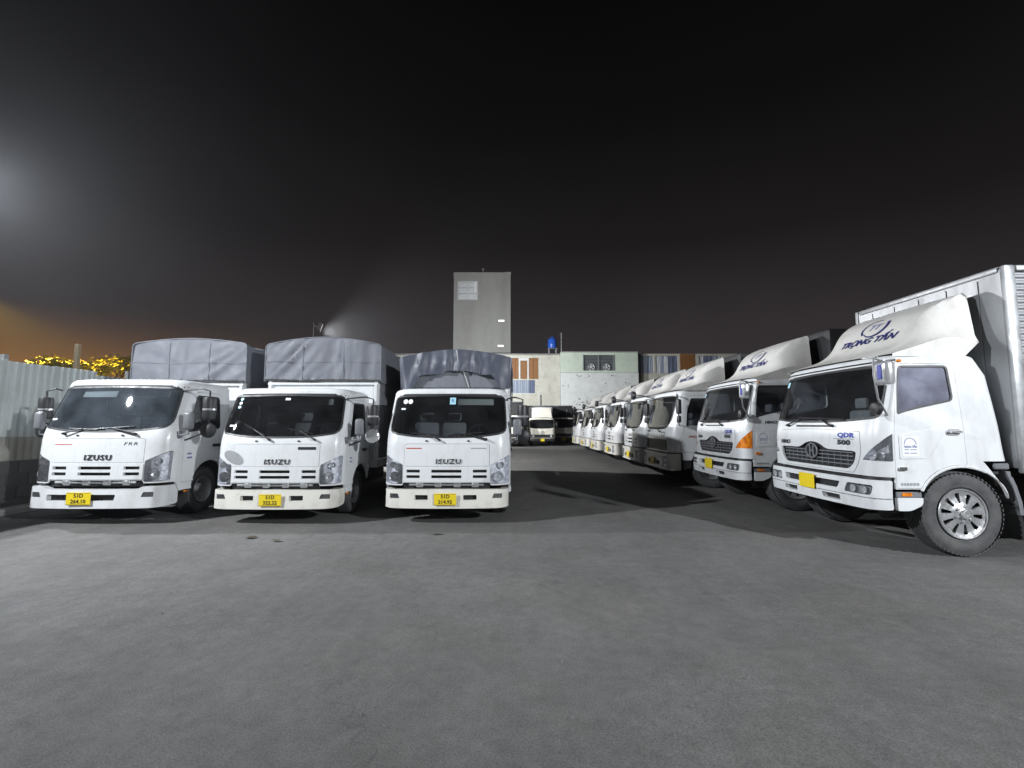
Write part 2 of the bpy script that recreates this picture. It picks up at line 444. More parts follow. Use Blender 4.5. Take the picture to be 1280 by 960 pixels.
def letters(mb, P, s, u, v, size, off=.004, shear=0., bold=0., extrude=0., sx=1., rise=0., space=1.):
    q, f = text_mesh(s, size, shear, bold, extrude, space)
    U = u + q[:, 0] * sx; V = v + q[:, 1] + rise * q[:, 0]
    mb.add(surf_off(P, U, V, off + q[:, 2] + extrude), f)
    return mb

# ------------------------------------------------------------------ cab surfaces
class Cab:
    """a cab's skin: s runs round the plan from the middle of the front (+s towards +x), z is height"""
    def __init__(c, W, R_, L, R2, prof, wprof, bow, k0=.1, k1=.8):
        c.W, c.R, c.L, c.R2, c.bow = W, R_, L, R2, bow
        c.F = W - R_; c.a1 = PI * R_ / 2; c.side = L - R_ - R2; c.a2 = PI * R2 / 2
        c.S = c.F + c.a1 + c.side + c.a2 + (W - R2)
        c.pz, c.py = zip(*prof); c.wz, c.ww = zip(*wprof); c.k0, c.k1 = k0, k1
    def sy(c, y): return c.F + c.a1 + (y - c.R)
    def sm(c, z, zs, ys):
        # smooth interpolation: average of a few shifted linear lookups
        return sum(np.interp(z + d, zs, ys) for d in (-.06, -.03, 0, .03, .06)) / 5
    def P(c, U, V):
        U = np.asarray(U, float); V = np.asarray(V, float)
        sg = np.where(U < 0, -1., 1.); a = np.abs(U)
        x = np.minimum(a, c.F); y = np.zeros_like(a)
        t = np.clip((a - c.F) / c.R, 0, PI / 2); x = x + c.R * np.sin(t); y = y + c.R * (1 - np.cos(t))
        y = y + np.clip(a - c.F - c.a1, 0, c.side)
        b = c.F + c.a1 + c.side
        t2 = np.clip((a - b) / c.R2, 0, PI / 2); x = x - c.R2 * (1 - np.cos(t2)); y = y + c.R2 * np.sin(t2)
        x = x - np.clip(a - b - c.a2, 0, None)
        y = y + c.bow * (np.minimum(a, c.F + c.a1 * .6) / c.W) ** 2 * np.clip(1 - (y - .1) / .6, 0, 1)
        q = np.clip((y - c.k0) / (c.k1 - c.k0), 0, 1); k = 1 - q * q * (3 - 2 * q)
        return np.stack([sg * x * c.sm(V, c.wz, c.ww), y + c.sm(V, c.pz, c.py) * k, V], 1)
    def roof(c, mb, z, rise=.10):
        s = np.linspace(-c.S, c.S, 97)[:-1]; ring = c.P(s, np.full_like(s, z))
        cen = np.array([0, ring[:, 1].mean(), 0]); n = len(s); v = []; f = []
        steps = [(1, 0), (.995, .18), (.975, .45), (.94, .68), (.88, .83), (.75, .93), (.5, .985), (.25, 1.0)]
        for (k, h) in steps:
            q = cen + (ring - cen) * k; q[:, 2] = z + h * rise; v += q.tolist()
        for i in range(len(steps) - 1):
            for j in range(n): f.append((i * n + j, i * n + (j + 1) % n, (i + 1) * n + (j + 1) % n, (i + 1) * n + j))
        f.append(tuple((len(steps) - 1) * n + j for j in range(n)))
        return mb.add(v, f)

def wheel(parent, x, y, r, w, face, kind='slots', name='wheel', rim_r=None):
    """face = +1 when the outside looks to +x; tyre, rim, hub"""
    rr = rim_r or r * .57
    if 'w' not in WHEELS: WHEELS['w'] = {}
    key = (r, w, face, kind)
    if key not in WHEELS:
        h = w / 2
        m = MB()
        tread = [(-h * .80, r - .004)]
        for i in range(6):
            a = -h * .78 + i * h * 1.56 / 6; b = a + h * 1.56 / 6
            tread += [(a + .012, r), (b - .012, r), (b - .010, r - .014), (b + .010, r - .014)]
        prof = [(-h * .7, rr), (-h * .96, rr + .03), (-h * 1.05, rr + (r - rr) * .35), (-h * 1.03, rr + (r - rr) * .62), (-h * .93, r - .035), (-h * .86, r - .012)] + tread[:-1] + \
               [(h * .86, r - .012), (h * .93, r - .035), (h * 1.0, rr + (r - rr) * .70), (h * 1.025, rr + (r - rr) * .66), (h * 1.05, rr + (r - rr) * .40), (h * 1.03, rr + (r - rr) * .36), (h * .98, rr + .03), (h * .7, rr)]
        m.lathe([(a * face, b) for a, b in prof], 56)
        # tread blocks
        for k in range(56):
            a0 = 2 * PI * k / 56
            for sx in (-1, 1):
                xs = sx * h * .82
                c, s_ = math.cos(a0), math.sin(a0); t = (-s_, c)
                v = []
                for (dx, dt, dr) in ((-.03, -.018, -.02), (.03, -.018, -.02), (.03, .018, -.02), (-.03, .018, -.02), (-.03, -.015, -.0095), (.03, -.015, -.0095), (.03, .015, -.0095), (-.03, .015, -.0095)):
                    v.append((xs + dx, c * (r + dr) + t[0] * dt, s_ * (r + dr) + t[1] * dt))
                m.add(v, [(4, 5, 6, 7), (0, 1, 5, 4), (1, 2, 6, 5), (2, 3, 7, 6), (3, 0, 4, 7)])
        ty = m.mesh('tyre')
        m = MB()
        if kind == 'slots':
            def P(U, V):
                q = np.hypot(U, V) / rr
                d = np.interp(q, [0, .22, .26, .45, .80, .93, 1.0], [.055, .05, .035, .012, -.005, .012, .016])
                return np.stack([face * (h * .86 + d), U * face, V], 1)
            holes = []
            for k in range(10):
                a = 2 * PI * k / 10 + .15
                def q(r0, da): return (math.cos(a + da) * r0 * rr, math.sin(a + da) * r0 * rr)
                holes.append(rp([q(.44, -.10), q(.86, -.115), q(.86, .115), q(.44, .10)], rr * .05, 3))
            circ = [(math.cos(t) * rr * 1.0, math.sin(t) * rr * 1.0) for t in np.linspace(0, 2 * PI, 49)[:-1]]
            trim(m, P, circ, holes, step=.035, thick=.03)
            for k in range(6):
                a = 2 * PI * k / 6
                m.lathe([(face * (h * .86 + .02), .016), (face * (h * .86 + .05), .014), (face * (h * .86 + .052), 0.001)], 8, (0, math.cos(a) * rr * .31, math.sin(a) * rr * .31))
            m.lathe([(face * h * 1.0, rr * 1.03), (face * h * 1.06, rr * 1.01), (face * h * 1.04, rr * .97), (face * h * .9, rr * .97)], 48)
            m.lathe([(face * (h * .86 + .05), rr * .2), (face * (h * .86 + .075), rr * .18), (face * (h * .86 + .08), rr * .12), (face * (h * .86 + .07), .001)], 24)
        else:
            m.lathe([(face * h * 1.0, rr * 1.02), (face * h * 1.04, rr), (face * h * .9, rr * .93), (face * h * .25, rr * .86), (face * h * .2, rr * .55), (face * h * .5, rr * .42), (face * h * .75, rr * .3), (face * h * .8, .001)], 40)
            for k in range(8):
                a = 2 * PI * k / 8
                m.lathe([(face * h * .18, .018), (face * h * .42, .016), (face * h * .43, .001)], 8, (0, math.cos(a) * rr * .62, math.sin(a) * rr * .62))
        rim = m.mesh('rim')
        m = MB(); m.lathe([(face * h * .1, rr * .99), (face * h * .1, .001)], 32)
        m.lathe([(-face * h * .7, rr), (face * h * .8, rr * .985)], 40)
        WHEELS[key] = (ty, rim, m.mesh('drum'))
    ty, rim, drum = WHEELS[key]
    o = link(name, ty, 'rubber', parent, (x, y, r)); o.rotation_euler = (random.random() * 6, 0, 0)
    link('rim', rim, 'silver_rim' if kind == 'slots' else 'galvanised', o)
    link('brake_drum', drum, 'chassis_black', o)
    return o
WHEELS = {}

def wiper(parent, P, u0, v0, u1, v1, blade):
    m = MB()
    def pt(u, v, o): return surf_off(P, np.array([u]), np.array([v]), o)[0]
    m.tube([pt(u0, v0, .005), pt(u0, v0, .05), pt(u0 + (u1 - u0) * .1, v0 + (v1 - v0) * .1, .05), pt(u1, v1, .03)], [.022, .018, .013, .009], 6)
    bl = [pt(u1 + (blade[0] - u1) * t, v1 + (blade[1] - v1) * t, .014) for t in np.linspace(-1, 1, 9)]
    m.tube(bl, .012, 5)
    return m.build('wiper', 'black_plastic', parent)

def plate(parent, x, y, z, l1, l2, w=.33, h=.20, tilt=0):
    m = MB(); m.box(-w / 2, 0, -h / 2, w / 2, .008, h / 2, .003)
    o = m.build('licence_plate', 'plate_yellow', parent, loc=(x, y, z)); o.rotation_euler = (tilt, 0, 0)
    if l1:
        m = MB(); P = flat(-.001)
        letters(m, P, l1, .0, h * .23, h * .42, .0015, bold=.002, sx=1.05)
        letters(m, P, l2, .0, -h * .22, h * .42, .0015, bold=.002, sx=1.05)
        for (a, b, c, d) in ((-w / 2 + .008, h / 2 - .012, w / 2 - .008, h / 2 - .008), (-w / 2 + .008, -h / 2 + .008, w / 2 - .008, -h / 2 + .012)):
            m.add([(a, -.0022, b), (c, -.0022, b), (c, -.0022, d), (a, -.0022, d)], [(0, 1, 2, 3)])
        m.build('plate_lettering', 'plate_ink', o)
    return o

def headlight(parent, P, poly, lamps, name='headlight', depth=.09, lens='lamp_glass', inner='lamp_reflector'):
    """housing behind a clear lens, with round chrome lamps inside"""
    o = panel(name, lens, parent, P, poly, step=.05, thick=0, off=.004)
    m = MB(); trim(m, P, shrink(poly, .004), step=.05, thick=0, off=-depth)
    L = np.array(resample(shrink(poly, .004), .05)); a = surf_off(P, L[:, 0], L[:, 1], -.004); b = surf_off(P, L[:, 0], L[:, 1], -depth); n = len(L)
    m.add(np.concatenate([a, b]), [(i, (i + 1) % n, n + (i + 1) % n, n + i) for i in range(n)])
    m.build('reflector', inner, o)
    if lamps:
        for (u, v, r) in lamps:
            m = MB(); q = surf_off(P, np.array([u]), np.array([v]), -depth + .01)[0]
            m.lathe([(q[1] - .055, r), (q[1] - .052, r * .93), (q[1] - .02, r * .75), (q[1] + .005, r * .3), (q[1], r * .16), (q[1] - .03, r * .14), (q[1] - .035, .001)], 20, (q[0], 0, q[2]), 'Y')
            m.build('bulb_bowl', 'chrome', o)
    return o

def seats(parent, xs, y, z, s=1.):
    for x in xs:
        m = MB(); m.box(x - .24, y, z, x + .24, y + .48, z + .15, .05, 2)
        m.box(x - .23, y + .42, z + .10, x + .23, y + .56, z + .66, .05, 2)
        m.box(x - .13, y + .45, z + .68, x + .13, y + .54, z + .86, .04, 2)
        m.build('seat', 'seat_fabric', parent)
def steering(parent, x, y, z, r=.22):
    m = MB(); c = Vector((x, y, z)); t = R(28)
    pts = [c + Vector((math.cos(a) * r, -math.sin(a) * r * math.sin(t) * -1, math.sin(a) * r * math.cos(t))) for a in np.linspace(0, 2 * PI, 25)]
    m.tube(pts, .016, 6, False)
    for a in (R(90), R(210), R(330)): m.tube([c + Vector((0, -.03, -.02)), c + Vector((math.cos(a) * r, math.sin(a) * r * math.sin(t), math.sin(a) * r * math.cos(t)))], .014, 6)
    m.tube([c, c + Vector((0, -.32, -.35))], .03, 8)
    m.build('steering_wheel', 'black_plastic', parent)

def mirror_back(m, x, y, z, w, h, d, bev=.04):
    m.box(x - w / 2, y - d / 2, z - h / 2, x + w / 2, y + d / 2, z + h / 2, bev, 3)

# ------------------------------------------------------------------ the light tilt-cab truck of the front row
NC = Cab(1.06, .21, 1.75, .10, [(.3, .09), (.7, .075), (1.0, .085), (1.30, .105), (1.42, .135), (2.15, .44), (2.4, .54)],
         [(.3, 1.0), (1.30, 1.0), (1.5, 1.0), (2.2, .955)], .075, .12, .95)
def arch_pts(c, yc, zc, r, a0, a1, n=12):
    return [(c.sy(yc + math.cos(R(a)) * r), zc + math.sin(R(a)) * r) for a in np.linspace(a0, a1, n)]
N_WIND = rp([(-1.025, 1.475), (-.60, 1.405), (0, 1.385), (.60, 1.405), (1.025, 1.475), (1.03, 2.125), (0, 2.15), (-1.03, 2.125)], [.15, .3, .3, .3, .15, .11, .3, .11])
N_HL = rp([(.735, .635), (1.08, .65), (1.10, 1.10), (1.04, 1.10), (.735, .955)], .02)
N_DOOR = rp([(NC.sy(.37), .58)] + [(NC.sy(.74), .58)] + arch_pts(NC, 1.14, .42, .47, 152, 62, 7) + [(NC.sy(1.45), 1.0), (NC.sy(1.45), 2.07), (NC.sy(.66), 2.07), (NC.sy(.37), 1.52)],
            [.03, .03] + [0] * 7 + [.05, .09, .12, .1])
N_WIN = rp([(NC.sy(.47), 1.40), (NC.sy(1.37), 1.45), (NC.sy(1.37), 2.0), (NC.sy(.70), 2.0), (NC.sy(.47), 1.58)], [.05, .05, .07, .1, .08])
N_HOOD = rp([(-.715, .925), (.715, .925), (.715, 1.285), (.66, 1.30), (-.66, 1.30), (-.715, 1.285)], .015)
N_OUT = None
def n_outline():
    c = NC
    r = [(0, .66), (.72, .66), (.74, .615), (c.F + c.a1, .615), (c.sy(.33), .46), (c.sy(.70), .46)] + arch_pts(c, 1.14, .42, .47, 170, 20, 12) + [(c.sy(1.63), .72), (c.S - .001, .72)]
    return r + [(c.S - .001, 2.16)] + [(-c.S + .001, 2.16)] + [(-u, v) for u, v in r[::-1][:-1]]
def text_badge(parent, P, s, u, v, size, mat, name='badge', **k):
    return letters(MB(), P, s, u, v, size, **k).build(name, mat, parent)

def light_truck(label, loc, scale=1., word='ISUZU', p1='51D', p2='', variant='plain', tarp=None, rz=0, group=None, mx=1.28, pmx=1.18):
    c = NC; P = c.P; LB = 9.0
    T = thing('parked_truck', label, 'truck', loc, rz, group, scale)
    big = variant == 'big'
    dz = 0
    N_GR = rp([(-.70, .70), (.70, .70), (.70, .895), (-.70, .895)], .01)
    cab = trim(MB(), P, n_outline(), [N_WIND, N_HL, mir(N_HL), N_DOOR, mir(N_DOOR), N_HOOD, N_GR], step=.075, thick=.03)
    c.roof(cab, 2.16, .115)
    CB = cab.build('cab', 'white_paint', T)
    m = trim(MB(), P, n_outline(), [N_WIND, N_WIN, mir(N_WIN), shrink(N_HL, -.01), mir(shrink(N_HL, -.01)), N_GR], step=.12, thick=0, off=-.055)
    c.roof(m, 2.12, .09); m.box(-.93, .3, .62, .93, 1.68, .66)
    m.build('cab_lining', 'dark_interior', CB)
    # windscreen
    ws = panel('windscreen', 'painted_haze_glass' if big else 'windscreen_glass', T, P, shrink(N_WIND, .012), step=.075, thick=0, off=-.004)
    panel('windscreen_seal', 'black_plastic', ws, P, N_WIND, [shrink(N_WIND, .030)], step=.06, thick=.012, off=.003)
    # visors, dashboard, mirror
    for (a, b) in ((-.66, -.06), (.14, .80)):
        m = MB(); trim(m, P, rp([(a, 1.99), (b, 1.99), (b, 2.095), (a, 2.095)], .02), step=.1, thick=.015, off=-.07)
        m.build('sun_visor', 'pale_trim', T)
    m = MB(); m.box(-.86, .20, 1.10, .86, .56, 1.36, .07, 3); m.box(.25, .42, 1.30, .75, .62, 1.44, .05, 3); m.box(-.2, .5, .95, .2, .66, 1.32, .04, 2)
    m.build('dashboard', 'dark_interior', T)
    seats(T, (-.55, -.02, .50), .78, 1.0)
    steering(T, .50, .62, 1.43, .21)
    m = MB(); m.box(-.10, .52, 1.95, .10, .55, 2.03, .01); m.build('rear_view_mirror', 'black_plastic', T)
    if variant != 'plain':
        m = MB(); m.box(-.24, .40, 1.36, .04, .62, 1.42, .025, 2); m.box(-.16, .38, 1.41, .10, .58, 1.47, .03, 2); m.build('folded_papers', 'sticker_white', T)
    # hood lid, its lettering
    hl = panel('front_lid', 'white_paint', T, P, shrink(N_HOOD, .005), step=.075, thick=.02, off=.003)
    text_badge(hl, P, word, .03, 1.005, .112, 'badge_grey', 'lettering', off=.004, bold=.0012, extrude=.006, sx=1.18, shear=.08, space=1.22)
    if big:
        text_badge(hl, P, 'FRR', .50, 1.215, .07, 'badge_grey', 'model_badge', off=.005, sx=1.6, bold=.0005, shear=.2, space=1.2)
        m = MB(); trim(m, P, [(-.68, 1.20), (-.40, 1.20), (-.40, 1.212), (-.68, 1.212)], step=.1, thick=0, off=.005); m.build('red_stripe', 'red_ink', hl)
    else:
        m = MB()
        if variant == 'mid':
            trim(m, P, rp([(.36, 1.205), (.65, 1.205), (.65, 1.25), (.36, 1.25)], .012), step=.1, thick=.006, off=.008); m.build('name_strip', 'badge_grey', hl)
            q = [(-.70 + .17 * math.cos(t) * 1.0, 1.075 + .10 * math.sin(t) - .06 * math.cos(t)) for t in np.linspace(0, 2 * PI, 25)[:-1]]
            panel('grey_filler_patch', 'paint_patch', T, P, q, step=.06, thick=0, off=.0075)
        else:
            trim(m, P, [(.40, 1.215), (.66, 1.215), (.66, 1.232), (.40, 1.232)], step=.1, thick=0, off=.005); m.build('name_strip', 'paint_patch', hl)
            m = MB(); trim(m, P, [(-.68, 1.215), (-.42, 1.215), (-.42, 1.232), (-.68, 1.232)], step=.1, thick=0, off=.005); m.build('red_stripe', 'red_ink', hl)
    # grille: one white moulding with six slots
    slots = []
    for (z0, z1) in ((.825, .872), (.735, .782)):
        slots += [rp([(-.25, z0), (.25, z0), (.25, z1), (-.25, z1)], .008)]
        slots += [rp([(a * .44, z0), (a * .67, z0), (a * .67, z1), (a * .44, z1)][::a], .008) for a in (1, -1)]
    panel('grille', 'white_paint', T, P, rp([(-.72, .675), (.72, .675), (.72, .912), (-.72, .912)], .015), slots, step=.06, thick=.045, off=.008)
    m = MB(); m.box(-.72, .16, .56, .72, .19, .92); m.build('grille_backing', 'black_plastic', T)
    m = MB(); m.tube([(-.62, .12, .625), (.62, .12, .625)], .018, 6)
    for x in (-.5, -.2, .12, .42): m.box(x, .09, .585, x + .12, .14, .665, .015)
    m.build('radiator_bracket', 'galvanised', T)
    for sg in (1, -1):
        f = (lambda q: q) if sg > 0 else mir
        headlight(T, P, f(N_HL), [(sg * .89, .755, .088), (sg * .96, .945, .058)])
        d = panel('door', 'white_paint', T, P, f(shrink(N_DOOR, .006)), [f(N_WIN)], step=.085, thick=.03, off=.002)
        panel('door_window', 'dark_glass', d, P, f(shrink(N_WIN, .008)), step=.1, thick=0, off=-.004)
        panel('window_seal', 'black_plastic', d, P, f(shrink(N_WIN, -.012)), [f(shrink(N_WIN, .016))], step=.08, thick=.01, off=.006)
        hp = [(c.sy(1.20), 1.12), (c.sy(1.40), 1.12), (c.sy(1.40), 1.17), (c.sy(1.20), 1.17)]
        panel('handle', 'black_plastic', d, P, f(rp(hp, .02)), step=.06, thick=.03, off=.03)
        m = MB()
        for (a, zz, w) in ((.50, 1.02, .14), (.50, .955, .16)): trim(m, P, f([(c.sy(a), zz), (c.sy(a + w), zz), (c.sy(a + w), zz + .03), (c.sy(a), zz + .03)]), step=.1, thick=0, off=.0045)
        m.build('door_marking', 'sticker_ink', d)
        m = MB(); trim(m, P, f(rp([(c.sy(.36), .47), (c.sy(.66), .47), (c.sy(.66), .545), (c.sy(.36), .545)], .015)), step=.08, thick=.02, off=.012); m.build('step_panel', 'white_paint', T)
        m = MB(); m.box(sg * 1.0 - .02, .62, .405, sg * 1.0 + .02, .72, .435, .01); m.build('side_marker', 'amber_lens', T)
        # mirrors: pillar mirror, big side mirror over a round one, on a bent tube
        if sg < 0 and not big: continue
        q = pmx if sg > 0 else 1.14; m = MB(); m.box(sg * q - .075, .26, 1.43, sg * q + .075, .36, 1.72, .045, 3); m.tube([(sg * 1.03, .36, 1.34), (sg * q, .32, 1.36), (sg * q, .31, 1.46)], .014, 6)
        m.box(sg * 1.05 - .03, .33, 1.29, sg * 1.05 + .03, .42, 1.41, .015); m.build('pillar_mirror', 'grey_plastic', T)
        m = MB(); X = sg * (mx if sg > 0 else 1.22)
        m.tube([(sg * 1.0, .50, 2.07), (X - sg * .14, .47, 2.10), (X, .46, 2.06), (X, .46, 1.55), (X - sg * .02, .46, 1.40), (sg * 1.06, .50, 1.26)], .014, 7)
        arm = m.build('mirror_arm', 'black_plastic', T)
        m = MB(); m.lathe([(1.60, .05), (1.605, .085), (1.64, .095), (1.92, .095), (1.955, .085), (1.96, .05), (1.96, .001)], 18, (X, .46, 0), 'Z'); m.build('mirror', 'black_plastic', arm)
        m = MB(); m.lathe([(1.745, .0965), (1.775, .0965)], 18, (X, .46, 0), 'Z'); m.build('mirror_band', 'chrome', arm)
        m = MB(); m.lathe([(.40, .001), (.405, .08), (.43, .118), (.47, .125), (.475, .12), (.478, .001)], 18, (X, 0, 1.42), 'Y'); m.build('convex_mirror', 'chrome' if variant == 'mid' else 'black_plastic', arm)
    # bumper
    B = Cab(1.03, .16, .8, .05, [(0, 0), (.3, 0), (.6, .015)], [(0, 1), (2, 1)], .075, .1, .6)
    fog = [rp([(a * .76, .415), (a * .93, .415), (a * .93, .49), (a * .79, .49)][::a], .015) for a in (1, -1)]
    se = B.sy(.42)
    if big:
        bo = rp([(-se, .265), (-.80, .25), (.80, .25), (se, .265), (se, .565), (.78, .575), (.70, .535), (-.70, .535), (-.78, .575), (-se, .565)], [.05, .05, .05, .05, .06, .03, .03, .03, .03, .06])
        sl = [rp([(-.66, .365), (.38, .365), (.40, .455), (-.66, .455)], .02)]; px = -.12
    else:
        bo = rp([(-se, .28), (-.80, .255), (.80, .255), (se, .28), (se, .55), (0, .565), (-se, .55)], [.08, .05, .05, .08, .05, .1, .05])
        sl = [rp([(a * .29, .39), (a * .51, .39), (a * .51, .47), (a * .29, .47)][::a], .018) for a in (1, -1)]; px = 0
    bm_ = panel('bumper', 'white_paint' if big else 'bumper_paint', T, B.P, bo, fog + sl, step=.06, thick=.13)
    for q in sl: panel('bumper_slot', 'black_plastic', bm_, B.P, shrink(q, -.006), step=.08, thick=0, off=-.07)
    for q in fog: panel('fog_lamp', 'smoked_lens', bm_, B.P, shrink(q, .003), step=.05, thick=0, off=-.008)
    for q in fog: panel('fog_lamp_bowl', 'lamp_reflector', bm_, B.P, q, step=.05, thick=0, off=-.05)
    plate(T, px, -.022, .405 if not big else .40, p1, p2, .37 if big else .36, .19)
    # running gear
    m = MB()
    for x in (-.42, .34): m.box(x, .35, .52, x + .08, LB, .72)
    m.box(-.72, 1.06, .34, .72, 1.22, .46, .03); m.box(-.72, LB - 2.2, .30, .72, LB - 2.05, .46, .03); m.box(-.35, .5, .45, .35, 1.6, .95, .08)
    m.box(.55, 2.1, .42, .98, 3.1, .85, .08, 2); m.box(-.98, 2.2, .45, -.6, 2.9, .85, .05)
    m.box(-.9, .35, .42, .9, .45, .56, .03)
    for sg in (-1, 1): m.box(sg * .78 - .16, 1.58, .30, sg * .78 + .16, 1.60, .9)
    m.build('chassis', 'chassis_black', T)
    for sg in (1, -1):
        wheel(T, sg * .86, 1.14, .39, .22, sg, 'plain'); wheel(T, sg * .84, LB - 2.12, .39, .24, sg, 'plain'); wheel(T, sg * .55, LB - 2.12, .39, .22, -sg, 'plain')
    return T

def tarp_bed(T, x0, x1, y0, y1, zb, ze, zt, mat, fold, seed, flap=False, rise=.16):
    """stake bed under a tarpaulin stretched over hoops: zb deck, ze eave of the sheet at the front, zt ridge"""
    m = MB()
    m.box(x0 + .05, y0, .75, x1 - .05, y1, .90); m.box(x0 + .05, y0 + .02, .90, x1 - .05, y0 + .06, ze + .25)
    bed = m.build('cargo_bed', 'white_paint', T)
    m = MB()
    for sx in (x0 + .03, x1 - .06):
        m.box(sx + .012, y0 + .07, .92, sx + .018, y1, ze + .3)  # inner board added to block light through the slat gaps
        for k in range(6): m.box(sx, y0 + .06, .95 + k * .27, sx + .03, y1, 1.17 + k * .27)
    m.build('slats_and_blocker', 'grey_plastic', bed)['kind'] = 'stuff'
    m = MB()
    for x in (x0 + .08, x1 - .14):
        m.box(x, y0 - .03, .9, x + .06, y0 + .02, ze + .05, .01)
    m.box(x0 + .06, y0 - .028, ze - .09, x1 - .06, y0 + .019, ze - .03, .01); m.box(x0 + .06, y0 - .026, 1.55, x1 - .06, y0 + .017, 1.61, .01)
    m.build('headboard_frame', 'white_paint', bed)
    cx, hw = (x0 + x1) / 2, (x1 - x0) / 2; eave = zt - rise
    rnd = .10
    def arch(t, ins=0.):
        # t -1..1 over the hoop, from one hem to the other
        a = abs(t); sg = 1 if t >= 0 else -1
        w = hw - ins
        if a < .62:
            q = a / .62; return (sg * w * .93 * q, zt - ins - (zt - eave) * (q ** 1.7))
        if a < .72:
            q = (a - .62) / .10 * PI / 2; return (sg * w * (.93 + .07 * math.sin(q)), eave - ins - rnd * .8 * (1 - math.cos(q)))
        q = (a - .72) / .28; z1 = eave - ins - rnd * .8
        return (sg * w, z1 + (ze - z1) * q)
    L = y1 - y0
    def skin(u, v):
        t = -1 + 2 * u; x, z = arch(t); y = y0 - .05 + L * v
        hoop = .5 - .5 * math.cos(v * L / .9 * 2 * PI)
        n1 = noise.noise((x * 2.2, y * 1.7, z * 2.2 + seed)); n2 = noise.noise((x * 6, y * 3, z * 6 + seed * 2))
        a = abs(t); d = .03 * n1 + .012 * n2 - .03 * hoop * (1 if a < .7 else .5)
        return (cx + x + (d if a > .7 else 0) * (1 if t > 0 else -1), y, z + (d if a <= .7 else 0) - (.05 * (.5 + n2) if a > .99 else 0))
    sh = MB().grid(skin, 44, 44)
    n = 40; top = [arch(-1 + 2 * i / n) for i in range(n + 1)]
    poly = [(cx + x, z) for x, z in top][::-1]
    def wr(X, Z):
        r_ = np.zeros(len(X))
        for i in range(len(X)):
            x, z = X[i] - cx, Z[i] - ze; s_ = 0.
            for (ang, k1, k2, amp, cx0, wid) in fold:
                ca, sa = math.cos(R(ang)), math.sin(R(ang)); al, ac = x * ca + z * sa, -x * sa + z * ca
                q = noise.noise((ac * k1, al * k2, seed + ang)); w_ = math.exp(-((x - cx0) / wid) ** 2)
                s_ += amp * 1.05 * w_ * (1 - 2.4 * abs(q) ** .85)
            s_ += .018 * noise.noise((x * 3, z * 3, seed)) + .008 * noise.noise((x * 11, z * 11, seed + 3))
            r_[i] = s_
        return r_
    F = flat(y0 - .05)
    if not flap:
        trim(sh, F, poly, step=.045, thick=.0, dispf=lambda X, Z: wr(X, Z) * np.clip((zt - Z) / .12, .1, 1))
        # a welt where the end sheet is laced to the roof sheet
        o = sh.build('tarpaulin', mat, T, 50)
        m = MB(); m.tube([(cx + x * .995, y0 - .056, z - .004) for x, z in top if True], .012, 6); m.build('edge_rope', mat, o)
        m = MB(); m.tube([(x0 + .03, y0 - .07, ze + .02), (cx - .3, y0 - .075, ze + .0), (cx + .2, y0 - .073, ze + .015), (x1 - .03, y0 - .07, ze + .0)], .012, 6); m.build('lacing_rope', 'chassis_black', o)
        m = MB()
        for zz in (ze + (zt - ze) * .42,):
            xs_ = np.linspace(x0 + .02, x1 - .02, 40); X_ = xs_; Z_ = np.full(40, zz) + .012 * np.sin(xs_ * 5)
            d = wr(X_, Z_); m.tube([(x, y0 - .052 - dd, z) for x, z, dd in zip(X_, Z_, d)], .008, 5)
        for xx in (cx - hw * .34, cx + hw * .36):
            zs_ = np.linspace(ze + .01, eave, 24); d = wr(np.full(24, xx), zs_); m.tube([(xx, y0 - .052 - dd, z) for z, dd in zip(zs_, d)], .007, 5)
        m.build('stitched_seam', mat, o)
        m = MB()
        for x in np.linspace(x0 + .06, x1 - .06, 15):
            d = float(wr(np.array([x]), np.array([ze + .045]))[0]); m.lathe([(y0 - .062 - d, .018), (y0 - .066 - d, .012), (y0 - .062 - d, .008)], 8, (x, 0, ze + .045), 'Y')
        m.build('eyelets', 'galvanised', o)['kind'] = 'stuff'
    else:
        fr = MB(); F2 = flat(y0 - .07)
        inner = [(cx - hw * .97, ze - .02), (cx + hw * .97, ze - .02), (cx + hw * .97, zt - .28), (cx, zt - .1), (cx - hw * .97, zt - .28)]
        trim(fr, F2, inner, step=.07, thick=0, dispf=lambda X, Z: wr(X, Z) * .5)
        o = sh.build('tarpaulin', mat, T, 50)
        fr.build('end_sheet', 'tarp_grey', o)
        # gathered flap that hangs from the front hoop, and the two side drapes
        m = MB()
        def fl(u, v):
            t = -1 + 2 * u; x, z = arch(t * .74); a = abs(t)
            drop = .42 + .05 * noise.noise((t * 3, 0, seed)) + .10 * a + .9 * max(0, a - .60) + .012 * math.sin(t * 17 + 3 * noise.noise((t * 2, 5, seed)))
            drop = drop if a < .72 else drop + 3.5 * (a - .72)
            zz = max(z - drop * v, ze - .05)
            pl = .022 * math.sin(t * 26 + 6 * noise.noise((t * 3, 1, seed))) * (.3 + v) + .05 * noise.noise((t * 6, v * 2, seed + 5))
            xx = x * (1 - .07 * v * (1 if a > .6 else 0)) if a < .9 else x * (1 - .16 * v)
            return (cx + xx, y0 - .13 - .05 * math.sin(v * PI * .6) - pl, zz)
        m.grid(fl, 110, 12); m.build('gathered_flap', mat, o, 60)
        m = MB(); m.tube([(cx + .02, y0 - .16, zt - .02), (cx + .05, y0 - .17, zt - .26), (cx + .16, y0 - .12, zt - .46), (cx + .27, y0 - .10, ze - .02)], .011, 6); m.build('tie_rope', 'strap', o)
        m = MB(); z = zt - .45
        m.tube([(cx + hw * s_ * .80, y0 - .09, zt - .40 + .02 * math.cos(s_ * 9) - .16 * abs(s_) ** 2) for s_ in np.linspace(-1, 1, 21)], .012, 6); m.build('lacing_rope', 'chassis_black', o)
    return o

